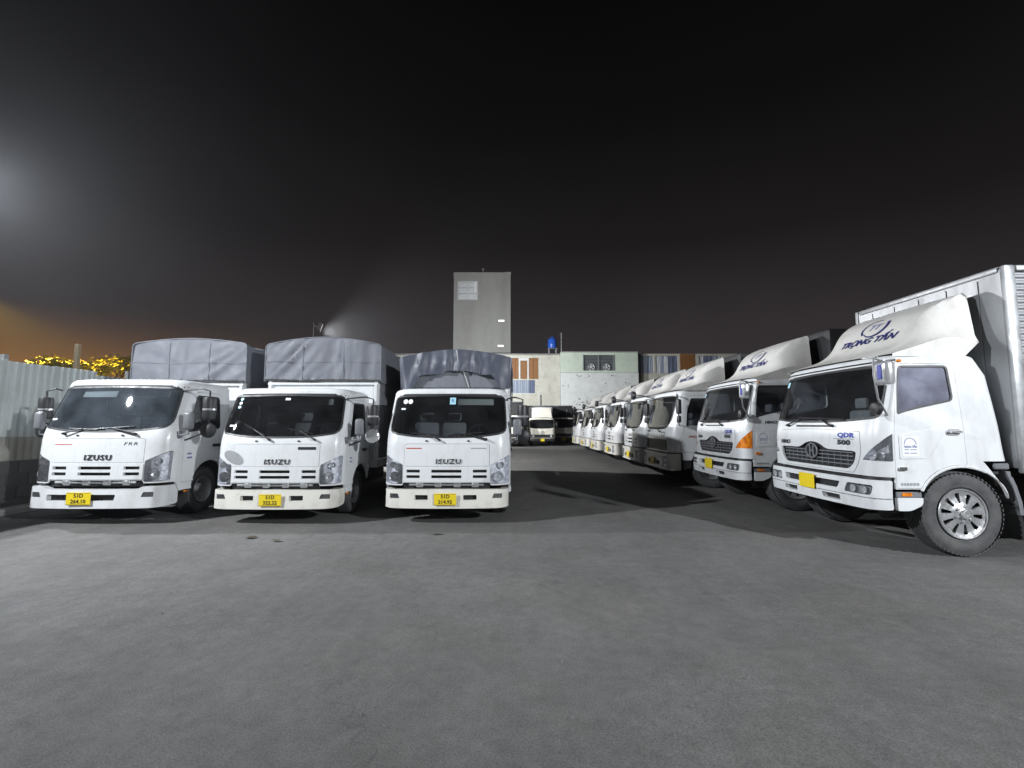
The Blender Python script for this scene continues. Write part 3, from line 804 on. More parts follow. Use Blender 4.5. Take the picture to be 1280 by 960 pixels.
# ------------------------------------------------------------------ roof wind deflector of the lorries in the right-hand row
FPROF = [(.43, 2.535), (.74, 2.615), (.93, 2.72), (1.05, 2.90), (1.14, 3.07), (1.28, 3.22), (1.48, 3.33), (1.68, 3.41)]
FLEN = np.concatenate([[0], np.cumsum([math.dist(p, q) for p, q in zip(FPROF, FPROF[1:])])]); FTOT = FLEN[-1]
def fairing_surface(w=1.12, edge=.22):
    py, pz = np.array(FPROF).T
    def ev(T, a): return sum(np.interp(np.clip(T + d, 0, 1) * FTOT, FLEN, a) for d in (-.05, -.025, 0, .025, .05)) / 5
    def P(U, V):
        U = np.asarray(U, float); V = np.asarray(V, float); a = np.abs(U); Vc = np.clip(V, 0, 1)
        y = ev(V, py); h = ev(V, pz) - 2.535
        s0 = .52 + .32 * Vc; q = np.clip((a - s0) / (1 - s0), 0, 1); sm_ = q * q * (3 - 2 * q); g = 1 - (1 - edge) * sm_
        sc = -.06 * np.exp(-((a - s0 - .10) / .09) ** 2) * Vc + .022 * np.exp(-((a - s0) / .06) ** 2) * Vc
        ww = w * (1 - .06 * Vc)
        x = np.sign(U) * np.minimum(a, 1) * ww
        y = y - .07 * (1 - np.minimum(a, 1) ** 2) + .05 * (1 - sm_) * Vc
        # on the flanks the step in the front melts into a straight sweep
        y = y + sm_ * ((.45 + 1.2 * Vc) - y) * .8
        z = 2.535 + h * g + sc + sm_ * .10 * np.sin(Vc * PI)
        fall = np.clip(a - 1, 0, None) / .12
        z = z - fall * (z - (2.50 + .20 * np.clip((V - .82) / .18, 0, 1)))
        return np.stack([x, y, z], 1)
    return P
FP = fairing_surface()
def fairing_meshes():
    m = MB(); us = np.concatenate([np.linspace(-1.12, -1, 4), np.linspace(-1, 1, 45)[1:-1], np.linspace(1, 1.12, 4)]); vs = np.linspace(0, 1, 41)
    U, V = np.meshgrid(us, vs); p = FP(U.ravel(), V.ravel()); n = len(us)
    m.add(p, [(j * n + i, j * n + i + 1, (j + 1) * n + i + 1, (j + 1) * n + i) for j in range(len(vs) - 1) for i in range(n - 1)])
    # rear return
    e = FP(us, np.ones_like(us)); cen = np.array([0, e[:, 1].mean() - .02, 2.95]); e2 = cen + (e - cen) * np.array([.93, 1, .84]); e2[:, 1] += .005
    e3 = e2.copy(); e3[:, 1] -= .10
    m.add(np.concatenate([e, e2, e3]), [(r * n + i, r * n + i + 1, (r + 1) * n + i + 1, (r + 1) * n + i) for r in (0, 1) for i in range(n - 1)])
    body = m.mesh('wind_deflector', 42)
    # company mark: swooshed ring with two letters, name beneath
    LP = lambda U, V: FP(U / 1.09, V / FTOT)
    m = MB(); letters(m, LP, 'TRỌNG TẤN', .0, .735, .150, .008, shear=.35, bold=.005, sx=1.22)
    def crescent(a0, a1, r, t, cx, cv, sq=.80):
        q = np.linspace(R(a0), R(a1), 19); tt = t * np.sin(np.linspace(.08, 1, 19) * PI * .62)
        outer = [(cx + math.cos(a) * (r + w), cv + math.sin(a) * (r + w) * sq) for a, w in zip(q, tt)]
        inner = [(cx + math.cos(a) * (r - w * .6), cv + math.sin(a) * (r - w * .6) * sq) for a, w in zip(q, tt)]
        return outer + inner[::-1]
    trim(m, LP, crescent(60, 225, .20, .018, 0, .99), step=.04, thick=0, off=.008)
    trim(m, LP, crescent(-150, 28, .21, .030, .05, .99), step=.04, thick=0, off=.008)
    mark = m.mesh('company_mark')
    m = MB(); letters(m, LP, 'TT', .02, .99, .15, .006, shear=.3, bold=.003, sx=1.2)
    return body, mark, m.mesh('company_initials')
FAIR = fairing_meshes()
def fairing(T, k=1.0):
    o = link('wind_deflector', FAIR[0], 'fairing_gelcoat', T)
    link('company_mark', FAIR[1], 'logo_navy', o); link('company_initials', FAIR[2], 'sticker_ink', o)
    return o

# ------------------------------------------------------------------ medium lorry with a sleeper cab
HC = Cab(1.18, .20, 1.77, .16, [(.8, .07), (1.2, .075), (1.5, .09), (1.66, .125), (2.42, .36), (2.6, .42)], [(.8, 1), (1.6, 1), (2.5, .95)], .085, .02, .58)
_P0 = HC.P
def _HP(U, V):
    p = _P0(U, V); q = np.clip((p[:, 1] - 1.15) / .6, 0, 1); q = q * q * (3 - 2 * q)
    p[:, 1] -= q * np.interp(V, [1.1, 1.3, 1.9, 2.25, 2.45, 2.6], [-.05, -.02, .04, .08, .19, .30]); return p
HC.P = _HP
H_WIND = rp([(-1.13, 1.70), (-.6, 1.655), (0, 1.645), (.6, 1.655), (1.13, 1.70), (1.15, 2.40), (0, 2.425), (-1.15, 2.40)], [.1, .3, .3, .3, .1, .09, .3, .09])
H_HL = rp([(.92, 1.165), (HC.sy(.205), 1.165), (HC.sy(.205), 1.51), (1.20, 1.46), (1.04, 1.31)], [.02, .02, .02, .1, .12])
def hy(y): return HC.sy(y)
H_ARC = lambda r, a0, a1, n=14: arch_pts(HC, 1.15, .50, r, a0, a1, n)
H_DOOR = rp([(hy(.235), .83), (hy(.64), .83)] + H_ARC(.615, 147, 84, 8) + [(hy(1.235), 1.13), (hy(1.215), 2.40), (hy(.42), 2.41), (hy(.235), 2.1)], [.02, .02] + [0] * 8 + [.02, .06, .10, .2])
H_WIN = rp([(hy(.305), 1.755), (hy(1.135), 1.93), (hy(1.115), 2.37), (hy(.42), 2.37), (hy(.315), 2.14)], [.05, .06, .05, .08, .1])
H_LID = rp([(-.78, .985), (.78, .985), (.86, 1.10), (.905, 1.26), (.885, 1.535), (0, 1.565), (-.885, 1.535), (-.905, 1.26), (-.86, 1.10)], [.02, .02, .05, .05, .03, .3, .03, .05, .05])
H_GR = rp([(-.70, 1.03), (.70, 1.03), (.80, 1.12), (.83, 1.255), (.78, 1.27), (.30, 1.275), (.17, 1.345), (0, 1.38), (-.17, 1.345), (-.30, 1.275), (-.78, 1.27), (-.83, 1.255), (-.80, 1.12)], [.05, .05, .05, .03, .05, .1, .08, .12, .08, .1, .05, .03, .05])
def h_outline():
    c = HC
    r = [(0, .965), (hy(.225), .965), (hy(.225), .82), (hy(.60), .82)] + H_ARC(.60, 148, 20) + [(hy(1.42), 1.165), (c.S - .001, 1.165)]
    return r + [(c.S - .001, 2.46), (-c.S + .001, 2.46)] + [(-u, v) for u, v in r[::-1][:-1]]

def lorry(label, loc, rz, amber=False, box=True, group=None):
    c = HC; P = c.P
    T = thing('parked_lorry', label, 'lorry', loc, rz, group)
    slot = rp([(-.42, 1.585), (.42, 1.585), (.44, 1.615), (-.44, 1.615)], .012)
    cab = trim(MB(), P, h_outline(), [H_WIND, H_HL, mir(H_HL), H_DOOR, mir(H_DOOR), H_LID, slot], step=.08, thick=.03)
    c.roof(cab, 2.46, .09)
    CB = cab.build('cab', 'white_paint', T)
    m = trim(MB(), P, h_outline(), [H_WIND, H_WIN, mir(H_WIN), shrink(H_HL, -.01), mir(shrink(H_HL, -.01))], step=.13, thick=0, off=-.055)
    c.roof(m, 2.41, .06); m.box(-1.1, .3, 1.0, 1.1, 1.7, 1.04); m.build('cab_lining', 'dark_interior', CB)
    panel('air_intake', 'black_plastic', CB, P, shrink(slot, -.006), step=.06, thick=0, off=-.02)
    m = MB(); s = np.linspace(-1.25, 1.25, 30); m.tube(surf_off(P, s, np.full_like(s, 2.452), .004), .011, 5); m.build('roof_seam', 'black_plastic', CB)
    m = MB(); q = surf_off(P, np.array([hy(.46)]), np.array([2.44]), .0)[0]; m.box(q[0] - .02, q[1] - .03, q[2] - .018, q[0] + .025, q[1] + .03, q[2] + .018, .01); m.build('roof_marker', 'amber_lens', CB)
    ws = panel('windscreen', 'windscreen_glass', T, P, shrink(H_WIND, .012), step=.085, thick=0, off=-.004)
    panel('windscreen_seal', 'black_plastic', ws, P, H_WIND, [shrink(H_WIND, .032)], step=.06, thick=.012, off=.003)
    m = MB(); trim(m, P, rp([(-1.07, 2.25), (-.97, 2.25), (-.97, 2.34), (-1.07, 2.34)], .008), step=.1, thick=0, off=.002); m.build('inspection_sticker', 'sticker_cyan', ws)
    m = MB(); m.box(-1.0, .30, 1.30, 1.0, .62, 1.62, .08, 3); m.box(.25, .5, 1.5, .85, .70, 1.70, .05, 3); m.build('dashboard', 'dark_interior', T)
    seats(T, (-.6, 0, .58), .85, 1.2); steering(T, .58, .72, 1.66, .22)
    lid = panel('front_lid', 'white_paint', T, P, shrink(H_LID, .005), [H_GR], step=.075, thick=.03, off=.003)
    text_badge(lid, P, 'HINO', -.70, 1.345, .085, 'badge_grey', 'lettering', off=.004, bold=.003, extrude=.004, sx=1.25, shear=.15)
    text_badge(lid, P, 'QDR', .66, 1.475, .085, 'badge_blue', 'badge', off=.005, bold=.005, sx=1.5)
    text_badge(lid, P, '500', .63, 1.375, .085, 'badge_grey', 'model_badge', off=.005, bold=.006, sx=1.75)
    m = MB(); trim(m, P, [(.45, 1.422), (.80, 1.422), (.80, 1.428), (.45, 1.428)], step=.1, thick=0, off=.0045); m.build('badge_rule', 'badge_grey', lid)
    g = panel('grille', 'black_plastic', T, P, shrink(H_GR, -.004), step=.08, thick=0, off=-.05)
    m = MB()
    for z in (1.085, 1.14, 1.195, 1.245):
        s = np.linspace(-.76 if z > 1.1 else -.72, .76 if z > 1.1 else .72, 24); m.tube(surf_off(P, s, np.full_like(s, z), -.025), .011, 5)
    for x in np.linspace(-.66, .66, 12): m.tube(surf_off(P, np.full(5, x), np.linspace(1.05, 1.255, 5), -.032), .006, 4)
    m.build('grille_grid', 'grey_plastic', g)
    q = surf_off(P, np.array([0.]), np.array([1.235]), -.005)[0]
    m = MB(); ring = [(q[0] + .125 * math.cos(t), q[1] - .01, q[2] + .105 * math.sin(t)) for t in np.linspace(0, 2 * PI, 33)]; m.tube(ring, .013, 6, False)
    for sg in (-1, 1): m.tube([(q[0] + sg * .045, q[1] - .01, q[2] - .085), (q[0] + sg * .03, q[1] - .012, q[2]), (q[0] + sg * .045, q[1] - .01, q[2] + .085)], .012, 6)
    m.tube([(q[0] - .03, q[1] - .01, q[2]), (q[0] + .03, q[1] - .01, q[2])], .012, 6)
    m.build('emblem', 'grey_plastic', g)
    m = MB(); m.lathe([(q[1] + .005, .118), (q[1] + .003, .001)], 28, (q[0], 0, q[2]), 'Y'); m.build('emblem_plate', 'badge_grey', g)
    wiper(T, P, -.62, 1.60, -.30, 1.70, (-.80, 1.685)); wiper(T, P, .42, 1.60, .12, 1.705, (.62, 1.685))
    for sg in (1, -1):
        f = (lambda q_: q_) if sg > 0 else mir
        hl = headlight(T, P, f(H_HL), [(sg * 1.06, 1.245, .075), (sg * 1.19, 1.245, .06)], lens='amber_lens' if amber else 'lamp_glass')
        d = panel('door', 'white_paint', T, P, f(shrink(H_DOOR, .0055)), [f(H_WIN)], step=.085, thick=.03, off=.002)
        panel('door_window', 'dark_glass' if amber else 'dust_glow_glass', d, P, f(shrink(H_WIN, .008)), step=.1, thick=0, off=-.006)
        panel('window_seal', 'black_plastic', d, P, f(shrink(H_WIN, -.010)), [f(shrink(H_WIN, .016))], step=.08, thick=.01, off=.007)
        ps = rp([(hy(.32), 1.195), (hy(.73), 1.20), (hy(.945), 1.53), (hy(.90), 1.575), (hy(.32), 1.485)], .03)
        panel('pressed_panel', 'white_paint', d, P, f(ps), step=.08, thick=.012, off=.010)
        m = MB(); a = [(hy(1.0), 1.49), (hy(1.17), 1.49), (hy(1.17), 1.565), (hy(1.0), 1.565)]
        trim(m, P, f(rp(a, .035)), step=.05, thick=.015, off=.014); pts = [surf_off(P, np.array([sg * hy(y)]), np.array([1.53 + .008 * math.sin((y - 1.0) * 18)]), .04)[0] for y in np.linspace(1.02, 1.16, 6)]; m.tube(pts, .016, 8)
        m.build('handle', 'chrome', d)
        st = rp([(hy(.36), 1.225), (hy(.63), 1.225), (hy(.63), 1.475), (hy(.36), 1.475)], .01)
        s_ = panel('door_sticker', 'sticker_white', d, P, f(st), step=.1, thick=0, off=.0125)
        m = MB()
        arcp = [(.495 + .10 * math.cos(t), 1.375 + .085 * math.sin(t)) for t in np.linspace(PI, 0, 15)]; arci = [(.495 + .088 * math.cos(t), 1.375 + .075 * math.sin(t)) for t in np.linspace(0, PI, 15)]
        trim(m, P, f([(hy(y), z) for y, z in arcp + arci][::-1]), step=.05, thick=0, off=.014)
        PS = lambda U, V: P(sg * (hy(.495) + sg * U), V)
        PL = (lambda U, V: P(hy(.495) + U, V)) if sg > 0 else (lambda U, V: P(-hy(.495) + U, V))
        letters(m, PL, 'TRỌNG TẤN', 0, 1.345, .036, .014, bold=.0015, sx=1.0)
        for (zz, w_) in ((1.305, .19), (1.262, .20)):
            for x0, x1 in ((-w_ / 2, -.02), (0.0, w_ / 2)):
                trim(m, PL, [(x0, zz), (x1, zz), (x1, zz + .010), (x0, zz + .010)], step=.1, thick=0, off=.014)
        m.build('sticker_print', 'sticker_ink', s_)
        if amber:
            text_badge(d, (lambda U, V: P(hy(.62) + U, V)) if sg > 0 else (lambda U, V: P(-hy(.62) + U, V)), 'HINO', .06, 1.66, .075, 'badge_grey', 'lettering', off=.006, bold=.003, sx=1.3, shear=.2)
            text_badge(d, (lambda U, V: P(hy(.62) + U, V)) if sg > 0 else (lambda U, V: P(-hy(.62) + U, V)), 'TT', -.17, 1.65, .06, 'red_ink', 'door_initials', off=.006, sx=1.2)
        m = MB(); trim(m, P, f(rp([(hy(.28), 1.05), (hy(.42), 1.05), (hy(.42), 1.095), (hy(.28), 1.095)], .02)), step=.06, thick=.025, off=.022); m.build('side_marker', 'amber_lens' if amber else 'smoked_lens', d)
        m = MB()
        for k in range(6): trim(m, P, f([(hy(.31 + k * .05), .865), (hy(.35 + k * .05), .865), (hy(.35 + k * .05), .897), (hy(.31 + k * .05), .897)]), step=.1, thick=0, off=.0045)
        m.build('door_marking', 'paint_patch', d)
        sp = panel('step_panel', 'white_paint', T, P, f(rp([(hy(.245), .555), (hy(.46), .555), (hy(.64), .625), (hy(.65), .715), (hy(.245), .715)], [.02, .06, .06, .02, .02])), step=.07, thick=.05, off=.0)
        panel('step_reflector', 'amber_lens', sp, P, f(rp([(hy(.34), .733), (hy(.50), .733), (hy(.50), .775), (hy(.34), .775)], .008)), step=.06, thick=.01, off=-.012)
        panel('step_tread', 'grey_plastic', sp, P, f([(hy(.245), .722), (hy(.65), .722), (hy(.645), .785), (hy(.245), .785)]), step=.1, thick=.02, off=-.022)
        # wheel-arch lip
        m = MB(); aa = [(y, z) for y, z in H_ARC(.60, 150, 62, 16)]
        m.tube(surf_off(P, np.array([sg * u for u, _ in aa]), np.array([v for _, v in aa]), .004), .018, 6); m.build('arch_lip', 'grey_plastic' if amber else 'white_paint', T)
        # mudguard and flap behind the front wheel
        m = MB()
        for (r0, a0, a1) in ((.63, 22, 132), ):
            rr = np.linspace(R(a0), R(a1), 16)
            ring = lambda rad, x: [(x, 1.15 + rad * math.cos(t), .52 + rad * math.sin(t)) for t in rr]
            v = ring(.62, sg * .72) + ring(.62, sg * 1.16); n = 16
            m.add(v, [(i, i + 1, n + i + 1, n + i) for i in range(n - 1)])
        m.build('wheel_housing', 'chassis_black', T)
        m = MB(); yy = [(1.73, 1.04), (1.80, .86), (1.85, .66), (1.865, .50)]
        v = [(sg * 1.16, y, z) for y, z in yy] + [(sg * .74, y, z) for y, z in yy] + [(sg * 1.16, y + .05, z) for y, z in yy] + [(sg * .74, y + .05, z) for y, z in yy]
        m.add(v, [(i, i + 1, 4 + i + 1, 4 + i) for i in range(3)] + [(8 + i, 9 + i, 13 + i, 12 + i) for i in range(3)] + [(i, i + 1, 9 + i, 8 + i) for i in range(3)] + [(0, 4, 12, 8)])
        m.box(sg * 1.15 - .02, 1.58, 1.06, sg * 1.15 + .02, 1.78, 1.14, .015)
        mg = m.build('mudguard', 'grey_plastic', T)
        m = MB(); m.grid(lambda u, v: (sg * (.74 + .42 * u), 1.83 + .07 * v + .03 * math.sin(v * 3) + .01 * math.sin(u * 9), .62 - .44 * v), 8, 10); m.build('mud_flap', 'rubber', mg)
        # mirror cluster
        if sg < 0: continue
        A = P(np.array([sg * 1.12]), np.array([2.42]))[0]; Bp = P(np.array([sg * 1.20]), np.array([1.74]))[0]; X = sg * 1.40
        m = MB(); m.tube([A, (sg * 1.13, .20, 2.47), (sg * 1.22, .12, 2.44), (sg * 1.20, .13, 2.25), (sg * 1.19, .17, 1.95), Bp], .013, 7)
        m.tube([(sg * 1.20, .13, 2.40), (X, .11, 2.40)], .016, 6); m.tube([(sg * 1.20, .15, 2.12), (X, .11, 2.12)], .012, 6)
        arm = m.build('mirror_arm', 'galvanised', T)
        m = MB(); m.box(X - .105, .03, 2.10, X + .105, .17, 2.40, .05, 3); m.build('mirror', 'chrome', arm)
        m = MB(); m.box(X - .02, .022, 2.17, X + .05, .034, 2.35, .005); m.build('mirror_back', 'badge_blue', arm)
        m = MB(); m.lathe([(.05, .001), (.06, .07), (.10, .085), (.115, .08), (.116, .001)], 16, (sg * 1.25, 0, 1.82), 'Y'); m.build('convex_mirror', 'black_plastic', arm)
    # bumper
    B = Cab(1.18, .18, .8, .05, [(0, 0), (.55, .01), (.70, -.01), (.95, .015)], [(0, 1), (2, 1)], .07, .1, .6)
    se = B.sy(.225)
    bo = rp([(-se, .60), (-.85, .555), (.85, .555), (se, .60 - .045), (se, .925), (-se, .925)], [.03, .1, .1, .02, .02, .02])
    bo = rp([(-se, .565), (-.95, .555), (.95, .555), (se, .565), (se, .925), (-se, .925)], .03)
    up = rp([(-.58, .765), (.58, .765), (.62, .855), (-.62, .855)], .02)
    lo = [rp([(a * .30, .60), (a * .62, .60), (a * .62, .675), (a * .28, .675)][::a], .02) for a in (1, -1)]
    fg = [rp([(a * .70, .735), (a * 1.09, .735), (a * 1.11, .86), (a * .74, .86)][::a], .035) for a in (1, -1)]
    bm_ = panel('bumper', 'white_paint', T, B.P, bo, [up] + lo + fg, step=.065, thick=.15)
    for q_ in [up] + lo: panel('bumper_slot', 'black_plastic', bm_, B.P, shrink(q_, -.006), step=.09, thick=0, off=-.06)
    s = np.linspace(-se + .01, se - .01, 40)
    m = MB(); m.tube(surf_off(B.P, s, np.full_like(s, .70), .0), .006, 4); m.build('bumper_crease', 'grey_plastic', bm_)
    m = MB(); s2 = np.linspace(-se, se, 50); z0 = surf_off(B.P, s2, np.full_like(s2, .928), -.012); z1 = surf_off(B.P, s2, np.full_like(s2, .962), -.012)
    m.add(np.concatenate([z0, z1]), [(i, i + 1, 51 + i - 1 + 0 if False else 50 + i + 1, 50 + i) for i in range(49)]); m.build('bumper_gap_strip', 'black_plastic', bm_)
    for a, q_ in zip((1, -1), fg): headlight(bm_, B.P, shrink(q_, .004), [], 'fog_lamp', .06, 'lamp_glass', 'grey_plastic')
    for a in (1, -1):
        for s_ in (.82, .99):
            m = MB(); q = surf_off(B.P, np.array([a * s_]), np.array([.797]), -.05)[0]; m.lathe([(q[1] - .035, .05), (q[1] - .02, .045), (q[1], .02), (q[1] - .02, .018), (q[1] - .022, .001)], 14, (q[0], 0, q[2]), 'Y')
            m.build('fog_lamp_bulb', 'chrome', bm_)
    plate(T, 0, -.03, .80, '61C' if not amber else '', '', .35, .21) if False else plate(T, 0, -.035, .795, None, None, .35, .21)
    m = MB(); m.tube([(.62, .60, .45), (.62, 1.0, .45)], .10, 12); m.build('air_tank', 'chassis_black', T)
    # running gear
    m = MB()
    for x in (-.46, .38): m.box(x, .3, .62, x + .08, 8.6, .86)
    m.box(-.85, 1.05, .40, .85, 1.25, .56, .04); m.box(-.8, 5.9, .38, .8, 6.1, .56, .04); m.box(-.4, .45, .42, .4, 1.6, .95, .08)
    m.box(-1.05, .35, .50, 1.05, .45, .60); m.box(.6, 2.3, .48, 1.12, 3.6, .95, .1, 2); m.box(-1.12, 2.4, .5, -.7, 3.2, .95, .06)
    m.build('chassis', 'chassis_black', T)
    for sg in (1, -1):
        wheel(T, sg * 1.02, 1.15, .515, .28, sg, 'slots', rim_r=.30)
        wheel(T, sg * 1.02, 6.0, .515, .28, sg, 'plain'); wheel(T, sg * .70, 6.0, .515, .26, -sg, 'plain')
    fairing(T)
    y0 = 1.85
    if box:
        m = MB(); m.box(-1.22, y0, 1.08, 1.22, y0 + .04, 3.62, .0)
        for x in np.linspace(-.9, .9, 5): m.box(x - .02, y0 - .012, 1.15, x + .02, y0 - .001, 3.55, .005)
        bx = m.build('box_front', 'box_steel', T)
        m = MB()
        for sg in (1, -1):
            m.box(sg * 1.22 - .035 + .02 * sg, y0 - .02, 1.02, sg * 1.22 + .035 + .02 * sg, y0 + .12, 3.66, .02, 2)
            m.box(sg * 1.24 - .03, y0 + .13, 3.58, sg * 1.24 + .03, y0 + 6.6, 3.66, .015); m.box(sg * 1.24 - .03, y0 + .13, 1.00, sg * 1.24 + .03, y0 + 6.6, 1.12, .015)
        m.box(-1.18, y0 - .02, 3.58, 1.18, y0 + .10, 3.66, .02, 2)
        m.build('box_frame', 'galvanised', bx)
        m = MB(); nz = 30
        for sg in (1, -1):
            v = []; 
            for k in range(nz * 4 + 1):
                z = 1.13 + 2.44 * k / (nz * 4); d = (0, .022, .022, 0)[k % 4]; v += [(sg * (1.222 + d), y0 + .13, z), (sg * (1.222 + d), y0 + 6.6, z)]
            m.add(v, [(2 * k, 2 * k + 1, 2 * k + 3, 2 * k + 2) for k in range(nz * 4)])
        m.add([(-1.2, y0, 3.63), (1.2, y0, 3.63), (1.2, y0 + 6.6, 3.63), (-1.2, y0 + 6.6, 3.63)], [(0, 1, 2, 3)])
        m.build('corrugated_side', 'box_steel', bx)
    else:
        m = MB(); m.box(-1.2, y0 + .05, 1.05, 1.2, y0 + 6.4, 3.5, .09, 2); m.build('cargo_cover', 'tarp_black', T)
    return T

# ------------------------------------------------------------------ square-faced lorry with its headlamps in the bumper
FC = Cab(1.16, .24, 1.75, .12, [(.8, .06), (1.3, .065), (1.48, .09), (2.42, .30), (2.6, .35)], [(.8, 1), (1.5, 1), (2.5, .95)], .06, .14, .9)
F_WIND = rp([(-1.02, 1.66), (-.78, 1.50), (0, 1.47), (.78, 1.50), (1.02, 1.66), (1.09, 2.38), (0, 2.40), (-1.09, 2.38)], [.12, .12, .4, .12, .12, .08, .3, .08])
def fy(y): return FC.sy(y)
F_DOOR = rp([(fy(.34), .90), (fy(.60), .90)] + arch_pts(FC, 1.18, .50, .62, 142, 84, 8) + [(fy(1.24), 1.13), (fy(1.24), 2.37), (fy(.50), 2.37), (fy(.34), 2.0)], [.02, .02] + [0] * 8 + [.02, .06, .1, .15])
F_WIN = rp([(fy(.42), 1.56), (fy(1.15), 1.62), (fy(1.15), 2.30), (fy(.56), 2.30), (fy(.42), 2.0)], .06)
def square_lorry(label, loc, rz, group=None, badge=False):
    c = FC; P = c.P
    T = thing('square_lorry', label, 'lorry', loc, rz, group)
    r = [(0, .89), (fy(.33), .89), (fy(.33), .70), (fy(.56), .70)] + arch_pts(c, 1.18, .50, .60, 160, 20) + [(fy(1.44), .95), (c.S - .001, .95)]
    ol = r + [(c.S - .001, 2.44), (-c.S + .001, 2.44)] + [(-u, v) for u, v in r[::-1][:-1]]
    sl = []
    if not badge:
        for (z0, z1) in ((1.00, 1.055), (1.115, 1.17)):
            sl += [rp([(-.27, z0), (.27, z0), (.27, z1), (-.27, z1)], .008)] + [rp([(a * .50, z0), (a * .66, z0), (a * .66, z1), (a * .50, z1)][::a], .008) for a in (1, -1)]
    else:
        sl = [rp([(-.9, .93), (.9, .93), (.9, 1.22), (-.9, 1.22)], .03)]
    cab = trim(MB(), P, ol, [F_WIND, F_DOOR, mir(F_DOOR)] + sl, step=.09, thick=.03); c.roof(cab, 2.44, .09)
    CB = cab.build('cab', 'white_paint', T)
    m = trim(MB(), P, ol, [F_WIND, F_WIN, mir(F_WIN)], step=.14, thick=0, off=-.055); c.roof(m, 2.40, .06); m.box(-1.08, .3, 1.0, 1.08, 1.65, 1.04); m.build('cab_lining', 'dark_interior', CB)
    ws = panel('windscreen', 'windscreen_glass', T, P, shrink(F_WIND, .012), step=.1, thick=0, off=-.004)
    panel('windscreen_seal', 'black_plastic', ws, P, F_WIND, [shrink(F_WIND, .03)], step=.08, thick=.01, off=.003)
    seats(T, (-.6, .58), .85, 1.1); steering(T, .58, .66, 1.55, .22)
    m = MB(); m.box(-1.0, .26, 1.2, 1.0, .58, 1.46, .07, 2); m.build('dashboard', 'dark_interior', T)
    for u0, u1, b in ((-.55, -.25, -.7), (.45, .15, .62)): wiper(T, P, u0, 1.42, u1, 1.52, (b, 1.53))
    if badge:
        m = MB(); trim(m, P, rp([(.52, 1.30), (.74, 1.30), (.74, 1.42), (.52, 1.42)], .015), [rp([(.55, 1.325), (.71, 1.325), (.71, 1.395), (.55, 1.395)], .01)], step=.08, thick=0, off=.004); m.build('badge', 'badge_grey', CB)
        text_badge(CB, P, 'HINO', -.70, 1.33, .07, 'badge_grey', 'lettering', off=.005, bold=.003, sx=1.2)
        g = panel('grille', 'black_plastic', T, P, sl[0], step=.1, thick=0, off=-.04)
        m = MB()
        for z in (1.0, 1.07, 1.14): m.box(-.88, .055, z, .88, .09, z + .02)
        m.build('grille_grid', 'chassis_black', g)
    else:
        text_badge(CB, P, 'ISUZU', 0, 1.265, .10, 'badge_grey', 'lettering', off=.005, bold=.003, sx=1.3)
    B = Cab(1.17, .16, .8, .05, [(0, 0), (1, .01)], [(0, 1), (2, 1)], .05, .1, .6); se = B.sy(.32)
    bo = rp([(-se, .44), (se, .44), (se, .86), (-se, .86)], .03)
    hls = [rp([(a * .72, .50), (a * 1.0, .50), (a * 1.0, .79), (a * .72, .79)][::a], .03) for a in (1, -1)]
    cs = [rp([(.24, .54), (.52, .54), (.52, .66), (.24, .66)], .02), rp([(-.52, .54), (-.24, .54), (-.24, .66), (-.52, .66)], .02)]
    bm_ = panel('bumper', 'bumper_paint', T, B.P, bo, hls + cs, step=.08, thick=.12)
    for q in cs: panel('bumper_slot', 'black_plastic', bm_, B.P, shrink(q, -.005), step=.1, thick=0, off=-.05)
    for a, q in zip((1, -1), hls): headlight(T, B.P, shrink(q, .012), [(a * .86, .70, .07), (a * .86, .575, .055)])
    plate(T, 0, -.03, .62, None, None, .34, .20)
    for sg in (1, -1):
        f = (lambda q: q) if sg > 0 else mir
        d = panel('door', 'white_paint', T, P, f(shrink(F_DOOR, .006)), [f(F_WIN)], step=.1, thick=.03, off=.002)
        panel('door_window', 'dark_glass', d, P, f(shrink(F_WIN, .006)), step=.12, thick=0, off=-.004)
        panel('handle', 'black_plastic', d, P, f(rp([(fy(1.02), 1.36), (fy(1.18), 1.36), (fy(1.18), 1.41), (fy(1.02), 1.41)], .02)), step=.06, thick=.03, off=.03)
        if badge: text_badge(d, (lambda U, V: P(fy(.66) + U, V)) if sg > 0 else (lambda U, V: P(-fy(.66) + U, V)), 'HINO', 0, 1.30, .08, 'red_ink', 'lettering', off=.006, bold=.002, sx=1.2)
        panel('step_panel', 'white_paint' if not badge else 'black_plastic', T, P, f(rp([(fy(.345), .46), (fy(.58), .50), (fy(.60), .68), (fy(.345), .68)], .03)), step=.1, thick=.04)
        X = sg * 1.42; m = MB()
        m.tube([(sg * 1.06, .36, 2.36), (sg * 1.25, .26, 2.40), (X, .24, 2.34), (X, .24, 1.70), (sg * 1.12, .36, 1.58)], .014, 6); arm = m.build('mirror_arm', 'black_plastic', T)
        m = MB(); m.box(X - .10, .20, 1.88, X + .10, .30, 2.26, .04, 2); m.box(X - .09, .20, 1.66, X + .09, .29, 1.84, .04, 2); m.build('mirror', 'black_plastic', arm)
    m = MB(); m.tube([(-.95, .36, 2.40), (-1.0, .0, 2.50), (-1.02, -.18, 2.52)], .014, 6); arm = m.build('front_mirror_arm', 'black_plastic', T)
    m = MB(); m.lathe([(-.30, .001), (-.30, .10), (-.27, .125), (-.20, .125), (-.17, .09), (-.165, .001)], 18, (-1.02, 0, 2.50), 'Y'); m.build('front_mirror', 'black_plastic', arm)
    m = MB()
    for x in (-.46, .38): m.box(x, .3, .62, x + .08, 8.2, .86)
    m.box(-.85, 1.08, .40, .85, 1.28, .56, .04); m.box(-.4, .45, .42, .4, 1.6, .95, .08); m.box(-1.05, .32, .45, 1.05, .44, .6); m.box(.6, 2.3, .48, 1.12, 3.4, .95, .1)
    m.build('chassis', 'chassis_black', T)
